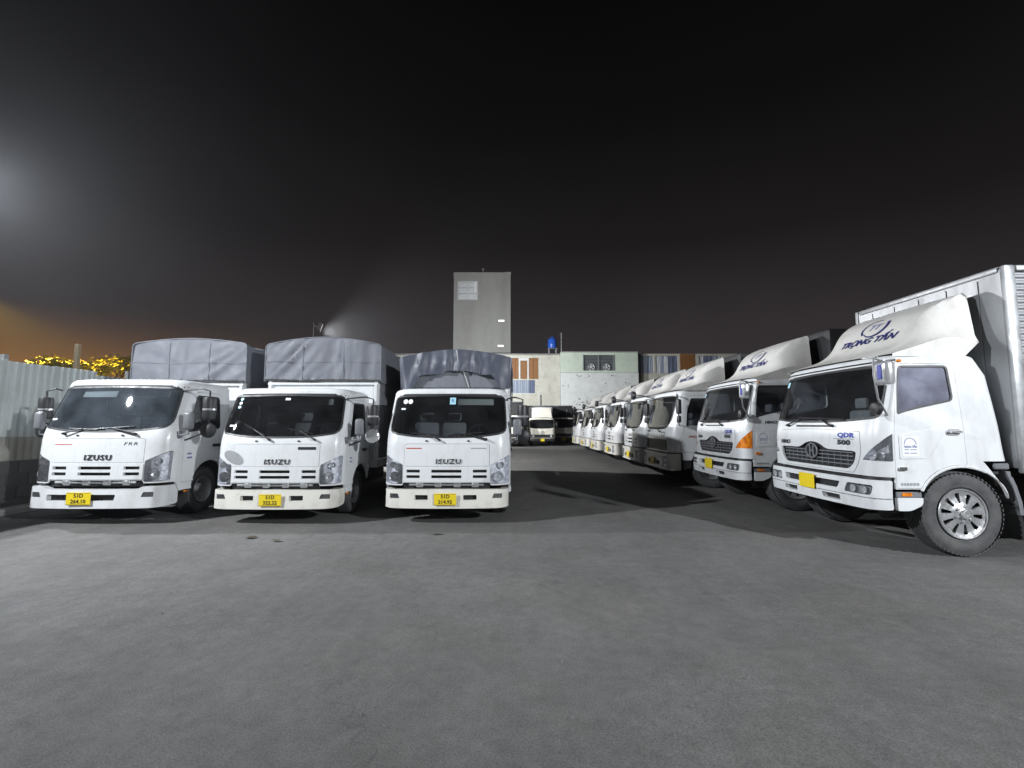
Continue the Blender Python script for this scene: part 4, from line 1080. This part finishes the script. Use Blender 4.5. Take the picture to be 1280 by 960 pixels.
    for sg in (1, -1):
        wheel(T, sg * 1.0, 1.18, .50, .27, sg, 'plain'); wheel(T, sg * 1.0, 5.8, .50, .27, sg, 'plain')
    fairing(T)
    m = MB(); m.box(-1.2, 1.98, 1.05, 1.2, 8.3, 3.5, .08, 2); m.build('cargo_cover', 'tarp_black', T)
    return T

# ================================================================== THE PLACE
# ground: one sheet to the horizon, finer and slightly uneven near the camera
def ground():
    m = MB()
    def h(x, y):
        return .012 * noise.noise((x * .35, y * .35, 1.0)) + .005 * noise.noise((x * 1.1, y * 1.1, 4.0))
    xs = np.concatenate([[-300, -120, -60, -30], np.linspace(-18, 18, 73), [30, 60, 120, 300]]); ys = np.concatenate([[-120, -40, -15], np.linspace(-6, 36, 85), [60, 120, 300]])
    v = []
    for y in ys:
        for x in xs:
            k = 1 if (-18 <= x <= 18 and -6 <= y <= 36) else 0
            v.append((x, y, (h(x, y) - .012) * k))
    n = len(xs); m.add(v, [(j * n + i, j * n + i + 1, (j + 1) * n + i + 1, (j + 1) * n + i) for j in range(len(ys) - 1) for i in range(n - 1)])
    structure(m.build('ground', 'asphalt', ang=80))
ground()
def pebbles():
    m = MB(); rnd = random.Random(3)
    for i in range(420):
        y = rnd.uniform(1.2, 9) ; x = rnd.uniform(-1.25, 1.25) * (y + 1); s = rnd.uniform(.003, .009) * (1 + .6 * (rnd.random() ** 6))
        a = rnd.random() * 6; pts = []
        for (dx, dy, dz) in ((1, 0, 0), (-1, 0, 0), (0, 1, 0), (0, -1, 0), (0, 0, 1), (0, 0, -.4)):
            k = rnd.uniform(.7, 1.2) * s; pts.append((x + (dx * math.cos(a) - dy * math.sin(a)) * k, y + (dx * math.sin(a) + dy * math.cos(a)) * k, .0 + dz * k * .7))
        m.add(pts, [(0, 2, 4), (2, 1, 4), (1, 3, 4), (3, 0, 4), (2, 0, 5), (1, 2, 5), (3, 1, 5), (0, 3, 5)])
    o = m.build('gravel', 'pebble', ang=10); tag(o, 'loose grit scattered over the grey asphalt', 'gravel', kind='stuff')
pebbles()
def litter(name, label, x, y, s, mat, cat):
    rnd = random.Random(int(x * 100)); m = MB(); n = 9
    ring = [(x + math.cos(t) * s * rnd.uniform(.7, 1.2) * 1.6, y + math.sin(t) * s * rnd.uniform(.7, 1.2), .006 + rnd.random() * s * .25) for t in np.linspace(0, 2 * PI, n + 1)[:-1]]
    m.add(ring + [(x, y, .02)], [(i, (i + 1) % n, n) for i in range(n)]); tag(m.build(name, mat), label, cat)
litter('dry_leaf', 'small dark dry leaf lying before the middle tarp truck', -3.75, 6.72, .055, 'dry_leaf', 'leaf')
litter('dry_leaf', 'smaller brown dry leaf lying beyond the one before the middle tarp truck', -3.30, 6.55, .038, 'dry_leaf', 'leaf')
litter('stone_chip', 'dark stone chip on asphalt between the two inner tarp trucks', -1.12, 6.95, .05, 'brick_dark', 'stone')

# ------------------------------------------------------------------ front row: three tarp trucks
FRONT = 'tarp trucks parked side by side facing the yard'
t1 = light_truck('big white truck with silvery grey tarpaulin nearest the corrugated fence, lamp glaring in its windscreen', (-6.86, 7.50, 0), 1.07, 'IZUSU', '51D', '264.10', 'big', group=FRONT, mx=1.46, pmx=1.24)
tarp_bed(t1, -1.12, 1.16, 2.0, 8.6, .9, 2.36, 3.22, 'tarp_grey', [(84, 5, .5, .018, 0, .7), (30, 5, .8, .035, .7, .5), (-20, 4, .6, .015, -.8, .5)], 1.3, rise=.09)
t2 = light_truck('white truck with creased grey tarpaulin and an oval grey filler patch by its headlamp', (-3.90, 7.50, 0), 1.0, 'ISUZU', '51D', '322.22', 'mid', group=FRONT, mx=1.48, pmx=1.30)
tarp_bed(t2, -1.20, 1.20, 1.9, 9.0, .9, 2.52, 3.43, 'tarp_grey', [(46, 5.5, .5, .045, -.6, .5), (86, 5.0, .35, .04, .65, .45), (65, 4, .5, .02, 0, .5)], 7.7, rise=.14)
t3 = light_truck('white truck whose dark blue-grey tarpaulin hangs in a gathered flap, beside the open lane', (-1.09, 7.58, 0), 1.0, 'ISUZU', '51D', '214.92', 'plain', group=FRONT)
tarp_bed(t3, -1.24, 1.10, 1.9, 9.2, .9, 2.40, 3.17, 'tarp_blue_grey', [(85, 3.5, .5, .03, 0, 2)], 12.4, flap=True, rise=.15)
for T, ws in ((t1, ((-.55, 1.365, -.28, 1.44, (-.05, 1.43)), (.55, 1.365, .15, 1.455, (-.2, 1.43)))), (t2, ((-.12, 1.365, -.42, 1.53, (-.62, 1.62)), (.62, 1.365, .36, 1.50, (.14, 1.545)))), (t3, ((-.12, 1.355, -.34, 1.45, (-.62, 1.47)), (.66, 1.365, .30, 1.455, (.02, 1.43))))):
    for w in ws: wiper(T, NC.P, *w)
    for x in (-.34, .36):
        m = MB(); trim(m, NC.P, [(x + .022 * math.cos(a), 1.345 + .014 * math.sin(a)) for a in np.linspace(0, 2 * PI, 13)[:-1]], step=.05, thick=.01, off=.012)
        m.build('washer_jet', 'black_plastic', T)
def sticker(T, cx, cz, w, h, mat, round_=False, name='windscreen_sticker'):
    q = [(cx + w / 2 * math.cos(t), cz + h / 2 * math.sin(t)) for t in np.linspace(0, 2 * PI, 21)[:-1]] if round_ else rp([(cx - w / 2, cz - h / 2), (cx + w / 2, cz - h / 2), (cx + w / 2, cz + h / 2), (cx - w / 2, cz + h / 2)], .006)
    return panel(name, mat, T, NC.P, q, step=.08, thick=0, off=.001)
sticker(t3, -.80, 2.02, .085, .085, 'sticker_white', True); sticker(t3, -.71, 2.02, .085, .085, 'sticker_white', True); sticker(t3, -.82, 1.89, .08, .03, 'sticker_white')
s = sticker(t3, .06, 2.03, .105, .12, 'sticker_cyan'); letters(MB(), NC.P, 'R', .06, 2.03, .09, .003).build('sticker_print', 'badge_blue', s)
for k in range(3): sticker(t2, -.83, 2.06 - .07 * k, .06, .05, 'sticker_cyan' if k != 1 else 'sticker_white', True)
sticker(t2, -.84, 1.60, .10, .03, 'sticker_white'); sticker(t1, -.86, 1.60, .09, .03, 'sticker_white')
sticker(t2, .02, 2.06, .09, .04, 'sticker_white')

# ------------------------------------------------------------------ the row along the right
ROW = 'lorries parked in a row along the lane'
RZ = R(-90)
h1 = lorry('nearest white sleeper-cab lorry with steel box, silver slotted wheel and blue badge', (4.45, 6.94, 0), RZ, group=ROW)
h2 = lorry('white lorry with amber corner lamps, second from the steel box lorry', (4.27, 9.95, 0), RZ, amber=True, box=False, group=ROW)
s1 = square_lorry('white lorry with black grille and round front mirror, just behind the amber-lamped lorry', (3.98, 13.0, 0), RZ, ROW, badge=True)
s2 = square_lorry('square white lorry with headlamps in its bumper, next behind the black-grilled lorry', (3.95, 15.6, 0), RZ, ROW)
LBL = ['square white lorry fifth along the lane from the steel box lorry', 'square white lorry sixth along the lane from the steel box lorry', 'square white lorry seventh along the lane, second from the far end of the row', 'square white lorry at the far end of the row, by the building wall']
for lb, (x, y) in zip(LBL, ((3.95, 18.8), (3.93, 22.1), (3.92, 25.6), (3.92, 29.2))):
    o = copy_tree(s2); o.location = (x + .10 * math.sin(y * 7), y, 0); o.rotation_euler = (0, 0, RZ + R(1.6 * math.sin(y * 3))); o['label'] = lb

# ------------------------------------------------------------------ the far end of the lane
def small_truck(label, loc, rz, s, box_mat, deflector):
    T = thing('small_truck', label, 'truck', loc, rz, 'trucks at the far end of the lane', s)
    c = NC; P = c.P
    out_ = [(-c.S + .001, .62), (c.S - .001, .62), (c.S - .001, 2.16), (-c.S + .001, 2.16)]
    m = trim(MB(), P, out_, [N_WIND, N_WIN, mir(N_WIN)], step=.12, thick=.02); c.roof(m, 2.16, .1); m.build('cab', 'cream_paint', T)
    m = trim(MB(), P, out_, [N_WIND, N_WIN, mir(N_WIN)], step=.2, thick=0, off=-.05); m.build('cab_lining', 'dark_interior', T)
    panel('windscreen', 'windscreen_glass', T, P, shrink(N_WIND, .01), step=.12, thick=0, off=-.004)
    for f in ((lambda q: q), mir): panel('door_window', 'dark_glass', T, P, f(shrink(N_WIN, .006)), step=.12, thick=0, off=-.004)
    m = MB(); m.box(-.99, -.02, .36, .99, .16, .60, .05, 2); m.build('bumper', 'black_plastic', T)
    m = MB(); trim(m, P, rp([(-.92, .66), (.92, .66), (.92, .92), (-.92, .92)], .03), step=.1, thick=0, off=.005); m.build('grille', 'black_plastic', T)
    for x in (-.72, .72):
        m = MB(); m.lathe([(.045, .001), (.04, .07), (.06, .085), (.09, .085)], 16, (x, 0, .79), 'Y')
        m.build('headlight', 'lamp_reflector', T)
    plate(T, 0, -.03, .48, None, None)
    for sg in (1, -1):
        m = MB(); m.tube([(sg * .95, .45, 2.0), (sg * 1.2, .42, 1.98), (sg * 1.2, .42, 1.5)], .015, 5); m.box(sg * 1.2 - .08, .38, 1.56, sg * 1.2 + .08, .46, 1.9, .03); m.build('mirror', 'black_plastic', T)
        wheel(T, sg * .86, 1.14, .39, .22, sg, 'plain'); wheel(T, sg * .84, 4.4, .39, .24, sg, 'plain')
    if deflector:
        m = MB(); m.grid(lambda u, v: ((u - .5) * 1.65 * (1 - .06 * v), .55 + .75 * v, 2.27 + .95 * v - .1 * v * v + .03 * math.cos((u - .5) * PI)), 10, 8)
        for sg in (-1, 1): m.add([(sg * .825, .55, 2.26), (sg * .775, 1.3, 3.10), (sg * .80, 1.3, 2.26)], [(0, 1, 2)])
        m.build('wind_deflector', 'cream_paint', T)
    m = MB(); m.box(-1.02, 1.85, .8, 1.02, 5.6, 3.25, .05); m.build('cargo_box', box_mat, T)
    m = MB(); m.box(-1.06, 1.8, 3.26, 1.06, 5.62, 3.34, .02); m.build('roof_rail', 'grey_plastic', T)
    m = MB(); m.box(-.4, .3, .45, .4, 5.6, .78); m.build('chassis', 'chassis_black', T)
    return T
small_truck('small cream truck with sloping roof deflector facing down the lane at its far end', (2.25, 34.0, 0), 0, .92, 'box_grey', True)
small_truck('plain small truck with dark cargo box half hidden behind the row of lorries', (4.1, 36.5, 0), 0, .95, 'tarp_black', False)
small_truck('dark box truck in the shadows beyond the flapped tarp truck', (-.2, 33.0, 0), 0, 1.0, 'tarp_black', False)
small_truck('dark box truck parked behind the gap between the two inner tarp trucks', (-7.6, 33.5, 0), 0, 1.0, 'tarp_black', False)

# ------------------------------------------------------------------ buildings across the end
def wbox(m, x0, x1, y0, y1, z0, z1): m.box(x0, y0, z0, x1, y1, z1)
def wall_with_openings(x0, x1, z0, z1, y, holes, mat, parent, name='wall', depth=.25):
    o = panel(name, mat, parent, flat(y), [(x0, z0), (x1, z0), (x1, z1), (x0, z1)], holes, step=1.2, thick=depth); return o
def rect(x0, z0, x1, z1): return [(x0, z0), (x1, z0), (x1, z1), (x0, z1)]
# tower
TW = thing('tower_building', 'tall plain grey concrete tower with one white shuttered window near its top', 'tower', (-2.6, 46, 0))
x0, x1, zt = -3.4, 2.45, 17.15
wn_ = rect(-3.0, 14.35, -.95, 16.35)
sl1, sl2 = rect(1.20, 12.08, 1.80, 12.28), rect(1.15, 9.48, 1.72, 9.67)
wall_with_openings(x0, x1, 0, zt, 0, [wn_, sl1, sl2], 'wall_concrete', TW)
m = MB(); m.box(x0, .251, 0, x1, .30, zt - .1); m.box(x0, .30, 0, x0 + .25, 7, zt); m.box(x1 - .25, .30, 0, x1, 7, zt); m.box(x0, 7, 0, x1, 7.2, zt); m.box(x0, .02, zt + .001, x1, 7, zt + .12); m.build('side_wall', 'wall_concrete', TW)
m = MB(); m.box(x0 - .03, -.05, zt - .42, -1.2, -.003, zt + .10); m.box(1.85, -.07, zt - .12, x1 + .04, -.004, zt + .13); m.build('parapet', 'wall_concrete', TW)
wf = MB(); wf.box(-3.0, .06, 14.35, -2.93, .14, 16.35); wf.box(-1.02, .06, 14.35, -.95, .14, 16.35); wf.box(-2.05, .05, 14.36, -1.96, .145, 16.34); wf.box(-2.93, .06, 14.35, -2.05, .139, 14.42); wf.box(-1.96, .06, 14.35, -1.02, .139, 14.42); wf.box(-2.93, .06, 16.28, -2.05, .139, 16.35); wf.box(-1.96, .06, 16.28, -1.02, .139, 16.35)
wf = wf.build('window', 'white_frame', TW)
for (a, b) in ((-2.92, -2.06), (-1.95, -1.03)):
    for k in range(3):
        z = 14.44 + k * .615; mm = MB(); mm.box(a, .09, z, b, .12, z + .58, .01); mm.build('shutter_panel', 'shutter_white', wf)
mm = MB(); mm.box(-1.27, .03, 15.2, -1.06, .07, 16.25); mm.build('window_notice', 'sticker_white', wf)
for q in (sl1, sl2):
    mm = MB(); mm.box(q[0][0], .10, q[0][1], q[2][0], .14, q[2][1]); mm.build('lit_slot', 'lit_lamp', TW)
mm = MB(); mm.tube([(-.4, .2, zt + .1), (-.4, .2, zt + .45)], .05, 6); mm.box(-.52, .1, zt + .4, -.28, .3, zt + .6, .04); mm.build('roof_vent', 'galvanised', TW)
# cream building with brown shuttered windows
CBD = thing('cream_building', 'stained cream building with brown wooden shutters and a blue curtained window', 'building', (0, 42.0, 0))
x0, x1 = -14.0, 4.45
up_ = rect(-.1, 5.75, 2.45, 7.72); lo_ = rect(-.6, 4.35, 2.1, 5.68)
wall_with_openings(x0, x1, 0, 8.0, 0, [rect(-.1, 5.78, 2.45, 7.74), rect(-.6, 4.40, 2.12, 5.66)], 'wall_cream', CBD)
m = MB(); m.box(x0, .26, 0, x0 + .2, 9, 8); m.box(x1 - .2, .26, 0, x1, 9, 8); m.box(x0, .26, 7.9, x1, 9, 8.0); m.box(-.7, .6, 4.2, 2.6, .66, 7.8); m.build('side_wall', 'wall_cream', CBD)
m = MB(); m.box(x0 - .1, -.14, 8.003, x1 + .0, .4, 8.14, .02); m.build('roof_edge', 'wall_concrete', CBD)
w1 = MB(); w1.box(.62, .02, 5.785, .78, .2, 7.735); w1.box(1.42, .02, 5.785, 1.56, .2, 7.735); w1.box(.78, .03, 7.50, 1.42, .19, 7.735); w1 = w1.build('window', 'white_frame', CBD)
for (a, b) in ((-.09, .30), (.31, .61), (.80, 1.41), (1.57, 2.0), (2.01, 2.44)):
    mm = MB(); mm.box(a, .06, 5.79, b, .12, 7.48 if .7 < a < 1.0 else 7.73, .02); mm.build('shutter_board', 'wood_brown', w1)
w2 = MB(); w2.box(-.6, .02, 4.40, 2.12, .2, 4.46); w2 = w2.build('curtained_window', 'white_frame', CBD)
for k in range(5):
    a = -.58 + k * .54; mm = MB(); mm.grid(lambda u, v: (a + u * .52, .10 + .03 * math.sin(u * 22), 4.47 + v * 1.18), 16, 1); mm.build('curtain', 'curtain_blue' if k not in (0, 4) else 'curtain_dark', w2)
m = MB(); m.box(2.55, -.18, 0, 2.62, -.003, 4.3); m.build('downpipe', 'galvanised', CBD)
m = MB(); m.box(2.64, -.012, 2.95, 4.44, -.002, 4.62); m.build('repair_render', 'wall_cream', CBD)
# pale green building with louvred vent
GB = thing('green_building', 'flat white walled building with pale green upper band and louvred fan vent', 'building', (0, 41.6, 0))
x0, x1 = 4.47, 11.6
wall_with_openings(x0, x1, 0, 6.30, 0, [], 'wall_white', GB, 'lower_wall')
vt = rect(6.52, 6.52, 9.44, 7.98)
wall_with_openings(x0, x1, 6.33, 7.98 + .22, .05, [vt], 'wall_green', GB, 'upper_wall')
m = MB(); m.box(x0, .31, 0, x0 + .2, 9, 8.1); m.box(x1 - .2, .31, 0, x1, 9, 8.1); m.box(x0, .31, 8.0, x1, 9, 8.1); m.build('side_wall', 'wall_white', GB)
m = MB(); m.box(x0 + .004, -.05, 6.302, x1, .30, 6.328); m.box(x0 + .004, -.06, 8.203, x1, .3, 8.28); m.build('ledge', 'wall_concrete', GB)
V = MB(); V.box(6.52, .0, 6.52, 6.62, .28, 7.98); V.box(9.34, .0, 6.52, 9.44, .28, 7.98); V.box(7.93, -.01, 6.53, 8.03, .27, 7.97); V = V.build('vent', 'louvre_grey', GB)
for half in ((6.63, 7.92), (8.04, 9.33)):
    for k in range(6):
        z = 7.16 + k * .137; mm = MB(); mm.add([(half[0], .05, z), (half[1], .05, z), (half[1], .17, z + .11), (half[0], .17, z + .11), (half[0], .05, z - .015), (half[1], .05, z - .015)], [(0, 1, 2, 3), (4, 5, 1, 0)]); mm.build('louvre_slat', 'louvre_grey', V)
    for k in range(4):
        z = 6.55 + k * .15; mm = MB(); mm.add([(half[0], .10, z), (half[1], .10, z), (half[1], .20, z + .12), (half[0], .20, z + .12), (half[0], .10, z - .015), (half[1], .10, z - .015)], [(0, 1, 2, 3), (4, 5, 1, 0)]); mm.build('louvre_slat', 'louvre_grey', V)
    cx = (half[0] + half[1]) / 2
    mm = MB(); mm.lathe([(-.02, .27), (-.04, .31), (.06, .31)], 24, (cx, 0, 6.82), 'Y'); mm.lathe([(-.03, .001), (-.03, .09), (.04, .10)], 16, (cx, 0, 6.82), 'Y')
    for k in range(5):
        a = 2 * PI * k / 5; mm.add([(cx + math.cos(a) * .08, .0, 6.82 + math.sin(a) * .08), (cx + math.cos(a + .25) * .27, -.01, 6.82 + math.sin(a + .25) * .27), (cx + math.cos(a + .9) * .26, .03, 6.82 + math.sin(a + .9) * .26)], [(0, 1, 2)])
    mm.build('extractor_fan', 'shutter_white', V)
m = MB(); m.box(6.45, .32, 6.4, 9.5, .36, 8.0); m.build('vent_backing', 'window_dark', GB)
rnd = random.Random(11); m = MB()
for (cx, cz, n, s) in ((6.6, 3.3, 26, .55), (7.2, 3.7, 16, .35), (5.0, 5.0, 5, .2), (6.6, 6.0, 9, .25), (9.3, 6.1, 7, .2), (8.2, 4.9, 5, .4), (5.2, 3.0, 6, .3), (10.6, 5.3, 8, .3)):
    for k in range(n):
        x, z, r_ = rnd.gauss(cx, s), rnd.gauss(cz, s * .6), rnd.uniform(.02, .085)
        if not (x0 + .1 < x < x1 - .1 and z < 6.2): continue
        q = [(x + math.cos(t) * r_ * rnd.uniform(.6, 1.4), z + math.sin(t) * r_ * rnd.uniform(.4, 1.2)) for t in np.linspace(0, 2 * PI, 8)[:-1]]
        m.add([(a, -.005 - .0001 * k, b) for a, b in q], [tuple(range(7))])
m.build('peeled_paint', 'wall_concrete', GB)['kind'] = 'stuff'
# building with hanging curtains beyond
RB = thing('curtained_building', 'low building with tall blue and grey curtained windows behind the lorry roofs', 'building', (0, 42.4, 0))
x0, x1 = 11.63, 24
hs = [rect(11.75, 6.35, 13.3, 8.0), rect(13.42, 6.35, 15.6, 8.0), rect(17.5, 6.6, 19.8, 8.0)]
wall_with_openings(x0, x1, 0, 8.2, 0, hs, 'wall_cream', RB)
m = MB(); m.box(15.75, -.06, 5.0, 17.1, -.003, 8.18); m.build('brown_panel', 'wood_brown', RB)
m = MB(); m.box(x0, .26, 8.0, x1, 9, 8.2); m.box(x1 - .2, .26, 0, x1, 9, 7.99); m.box(11.7, .5, 6.2, 20, .55, 7.98); m.build('side_wall', 'wall_cream', RB)
for i, q in enumerate(hs):
    a, b = q[0][0], q[1][0]; w_ = MB(); w_.box(a, .03, q[0][1], a + .07, .18, 8.0); w_.box(b - .07, .03, q[0][1], b, .18, 8.0); w_ = w_.build('window', 'white_frame', RB)
    n = max(2, int((b - a) / .42))
    for k in range(n):
        c0 = a + .08 + k * (b - a - .16) / n; c1 = c0 + (b - a - .16) / n - .02
        mm = MB(); mm.grid(lambda u, v: (c0 + u * (c1 - c0), .12 + .035 * math.sin(u * 19 + k), q[0][1] + .02 + v * (7.96 - q[0][1])), 14, 1); mm.build('curtain', rnd.choice(['curtain_blue', 'curtain_dark', 'shutter_white']) if i else rnd.choice(['curtain_dark', 'curtain_blue']), w_)
# blue tank on the roof, with the mast beside it
TK = thing('water_tank', 'blue plastic water tank on a little stand on the roof edge', 'water tank', (3.85, 43.0, 8.145))
m = MB(); m.lathe([(.62, .001), (.62, .36), (.66, .42), (1.0, .43), (1.05, .45), (1.10, .43), (1.45, .43), (1.55, .38), (1.66, .22), (1.70, .18), (1.74, .18), (1.75, .001)], 28, axis='Z'); m.build('tank', 'tank_blue', TK)
for (a, b) in ((-.34, -.34), (.34, -.34), (.34, .34), (-.34, .34)):
    m = MB(); m.box(a - .035, b - .035, 0, a + .035, b + .035, .58); m.build('leg', 'galvanised', TK)
m = MB(); m.box(-.46, -.46, .582, .46, .46, .618); m.build('stand_top', 'galvanised', TK)
m = MB(); m.tube([(4.72, 43.2, 8.145), (4.72, 43.2, 10.4)], .035, 6); m.tube([(4.50, 43.2, 10.2), (4.94, 43.2, 10.2)], .015, 5); m.tube([(4.56, 43.2, 9.9), (4.88, 43.2, 9.9)], .015, 5)
tag(m.build('roof_mast', 'galvanised'), 'thin metal mast standing on the roof beside the blue tank', 'mast')

# ------------------------------------------------------------------ corrugated fence on the left
FX = -9.5
FN = thing('sheet_fence', 'tall fence of pale corrugated metal sheets on a low dark wall', 'fence', (FX, 0, 0))
def sheet(y, w, z0, z1, lean=0.):
    m = MB(); n = 7 * 4; v = []
    for k in range(n + 1):
        d = (0, .028, .028, 0)[k % 4]; yy = y + w * (k + (.0, -.18, .18, .0)[k % 4]) / n
        v += [(d, yy, z0), (d + lean, yy, z1)]
    m.add(v, [(2 * k, 2 * k + 2, 2 * k + 3, 2 * k + 1) for k in range(n)])
    return m
rnd = random.Random(5)
y = 2.0
while y < 39:
    w = .98; z1 = 2.80 + rnd.uniform(-.05, .05) - .006 * (y - 8)
    o = sheet(y, w, 1.40 + rnd.uniform(-.03, .03), z1, rnd.uniform(-.03, .02)).build('fence_sheet', 'fence_metal', FN, 20); o.location = (-.03 + rnd.uniform(0, .012), 0, 0)
    o = sheet(y + .2, w, .93, 1.56 + rnd.uniform(-.03, .03)).build('lower_sheet', 'fence_old', FN, 20); o.location = (-.075, 0, 0)
    y += .93
for y in np.arange(3, 39, 2.8):
    m = MB(); m.box(-.20, y - .04, 0, -.12, y + .04, 2.95); m.build('post', 'galvanised', FN)
for z in (1.46, 2.5):
    m = MB(); m.box(-.118, 2, z - .03, -.082, 39, z + .03); m.build('rail', 'galvanised', FN)
LW = thing('low_wall', 'low dark block wall under the corrugated fence', 'wall', (FX, 0, 0))
for r_ in range(4):
    for k in range(30):
        if r_ < 4 and k * .40 > 13: continue
        a = 3.0 + k * .40 + (.2 if r_ % 2 else 0); m = None
        key = 'blk%d' % (k % 3)
        if key not in WHEELS:
            b = MB(); b.box(-.07, 0, 0, .07, .385, .22, .008); WHEELS[key] = b.mesh('block')
        o = link('block', WHEELS[key], 'brick_dark', LW, (.02 + rnd.uniform(-.004, .004), a, .005 + r_ * .233))
m = MB(); m.box(-.06, 2, 0, .075, 39, .93); m.build('wall_core', 'brick_dark', LW)
m = MB(); m.box(FX + .11, 2, -.02, FX + .42, 39, .10, .02); structure(m.build('kerb', 'wall_concrete'))
# timber stake and lamp-lit bushes beyond the fence
m = MB(); m.box(-10.80, 11.12, 0, -10.70, 11.22, 3.60, .01); o = m.build('timber_post', 'timber'); tag(o, 'pale rough timber post standing up behind the corrugated fence', 'post')
def bush(label, x, y, zc, n, sx, sz, seed):
    T = thing('garden_tree', label, 'tree', (x, y, 0), 0, 'trees behind the fence lit by a street lamp')
    r_ = random.Random(seed); m = MB(); m.tube([(0, 0, 0), (.05, .02, zc * .5), (0, 0, zc)], [.09, .07, .04], 7); tips = []
    for k in range(9):
        a = r_.random() * 2 * PI; L = r_.uniform(.4, 1.) ; p = (math.cos(a) * L * sx, math.sin(a) * L * sx, zc + r_.uniform(-.25, .9) * sz); tips.append(p)
        m.tube([(0, 0, zc * .75), (p[0] * .5, p[1] * .5, (zc * .8 + p[2]) / 2), p], [.035, .022, .008], 5)
    m.build('trunk', 'bark', T)
    m = MB()
    for k in range(n):
        c_ = tips[r_.randrange(len(tips))]; p = Vector((r_.gauss(c_[0], .13 * sx + .05), r_.gauss(c_[1], .15), r_.gauss(c_[2], .12 * sz + .03)))
        d = Vector((r_.gauss(0, 1), r_.gauss(0, 1), r_.gauss(0, .7))).normalized(); e = d.orthogonal().normalized(); s_ = r_.uniform(.035, .075)
        m.add([p - d * s_, p + e * s_ * .45, p + d * s_, p - e * s_ * .45], [(0, 1, 2, 3)])
    m.build('crown', 'leaf', T, 10)
bush('small yellow-lit tree behind the fence, left of the timber post', -13.2, 13.2, 3.30, 1300, .40, .20, 1)
bush('spreading yellow-lit tree behind the fence, close to the right of the timber post', -13.35, 14.2, 3.32, 1600, .50, .25, 2)
bush('tallest yellow-lit tree behind the fence, nearest the silvery tarpaulin', -14.0, 16.0, 3.45, 2200, .55, .55, 3)

# ------------------------------------------------------------------ lamp posts that light the yard, and one added for the buildings
def lamp_post(label, x, y, h, tgt, head=.42, name='lamp_post', pole_r=.06, lit='lit_lamp'):
    T = thing(name, label, 'lamp post', (x, y, 0), 0)
    d = (Vector(tgt) - Vector((x, y, h))).normalized(); b_ = Vector((-d.x, -d.y, 0)).normalized() * .42
    m = MB(); m.tube([(b_.x, b_.y, 0), (b_.x, b_.y, h + .25)], [pole_r, pole_r * .7], 10); m.box(b_.x - .16, b_.y - .16, 0, b_.x + .16, b_.y + .16, .04, .01); m.build('pole', 'galvanised', T)
    m = MB(); m.box(-head / 2, -head * .35, -.05, head / 2, head * .35, .06, .03, 2)
    for k in range(7): m.box(-head / 2 + .03 + k * head / 7.4, -head * .33, .061, -head / 2 + .045 + k * head / 7.4, head * .33, .11)
    hd = m.build('lamp_head', 'grey_plastic', T)
    hd.location = Vector((0, 0, h)) - d * .16; hd.rotation_euler = (-d).to_track_quat('Z', 'Y').to_euler()
    m = MB(); m.box(-head * .42, -head * .28, -.056, head * .42, head * .28, -.0505); m.build('lamp_panel', lit, hd)
    m = MB(); m.tube([Vector((b_.x, b_.y, h + .12)), Vector((0, 0, h)) - d * .2], .03, 6); m.build('bracket', 'galvanised', T)
    return T
lamp_post('tall pole with floodlight on the fence side of the yard', -13.0, 2.0, 8.3, (-1, 8.5, .6))
lamp_post('tall pole with floodlight just beyond the fence beside the tarp trucks', -13.2, 10.2, 7.5, (-1, 6.5, 0))
lamp_post('added floodlight pole hidden behind the flapped tarp truck to brighten the buildings', -5.6, 30.0, 6.0, (4, 42, 6.5))
lamp_post('tall pole with floodlight behind the viewer on the lorry side', 10.4, -3.5, 6.0, (0, 9, .8))
lamp_post('thin pole with small floodlight rising behind the creased grey tarpaulin', -8.2, 19.6, 5.75, (5, 26, 1.5), .50, pole_r=.03)
lamp_post('street lamp pole beyond the corrugated fence', -16.4, 13.6, 5.6, (-13.6, 14.3, 2.6), .5)

# ------------------------------------------------------------------ night haze over the yard
m = MB(); m.box(-60, -30, -1.2, 60, 75, 19.5)
hz = link('haze', m.mesh('haze'), None)
hm = bpy.data.materials.new('haze'); hm.use_nodes = True; hn = hm.node_tree.nodes; hn.clear()
ho = hn.new('ShaderNodeOutputMaterial'); hv = hn.new('ShaderNodeVolumePrincipled')
hv.inputs['Color'].default_value = (.92, .95, 1, 1); hv.inputs['Density'].default_value = .0010; hv.inputs['Anisotropy'].default_value = .76
hm.node_tree.links.new(hv.outputs[0], ho.inputs['Volume'])
hz.data.materials.append(hm); hz['kind'] = 'stuff'
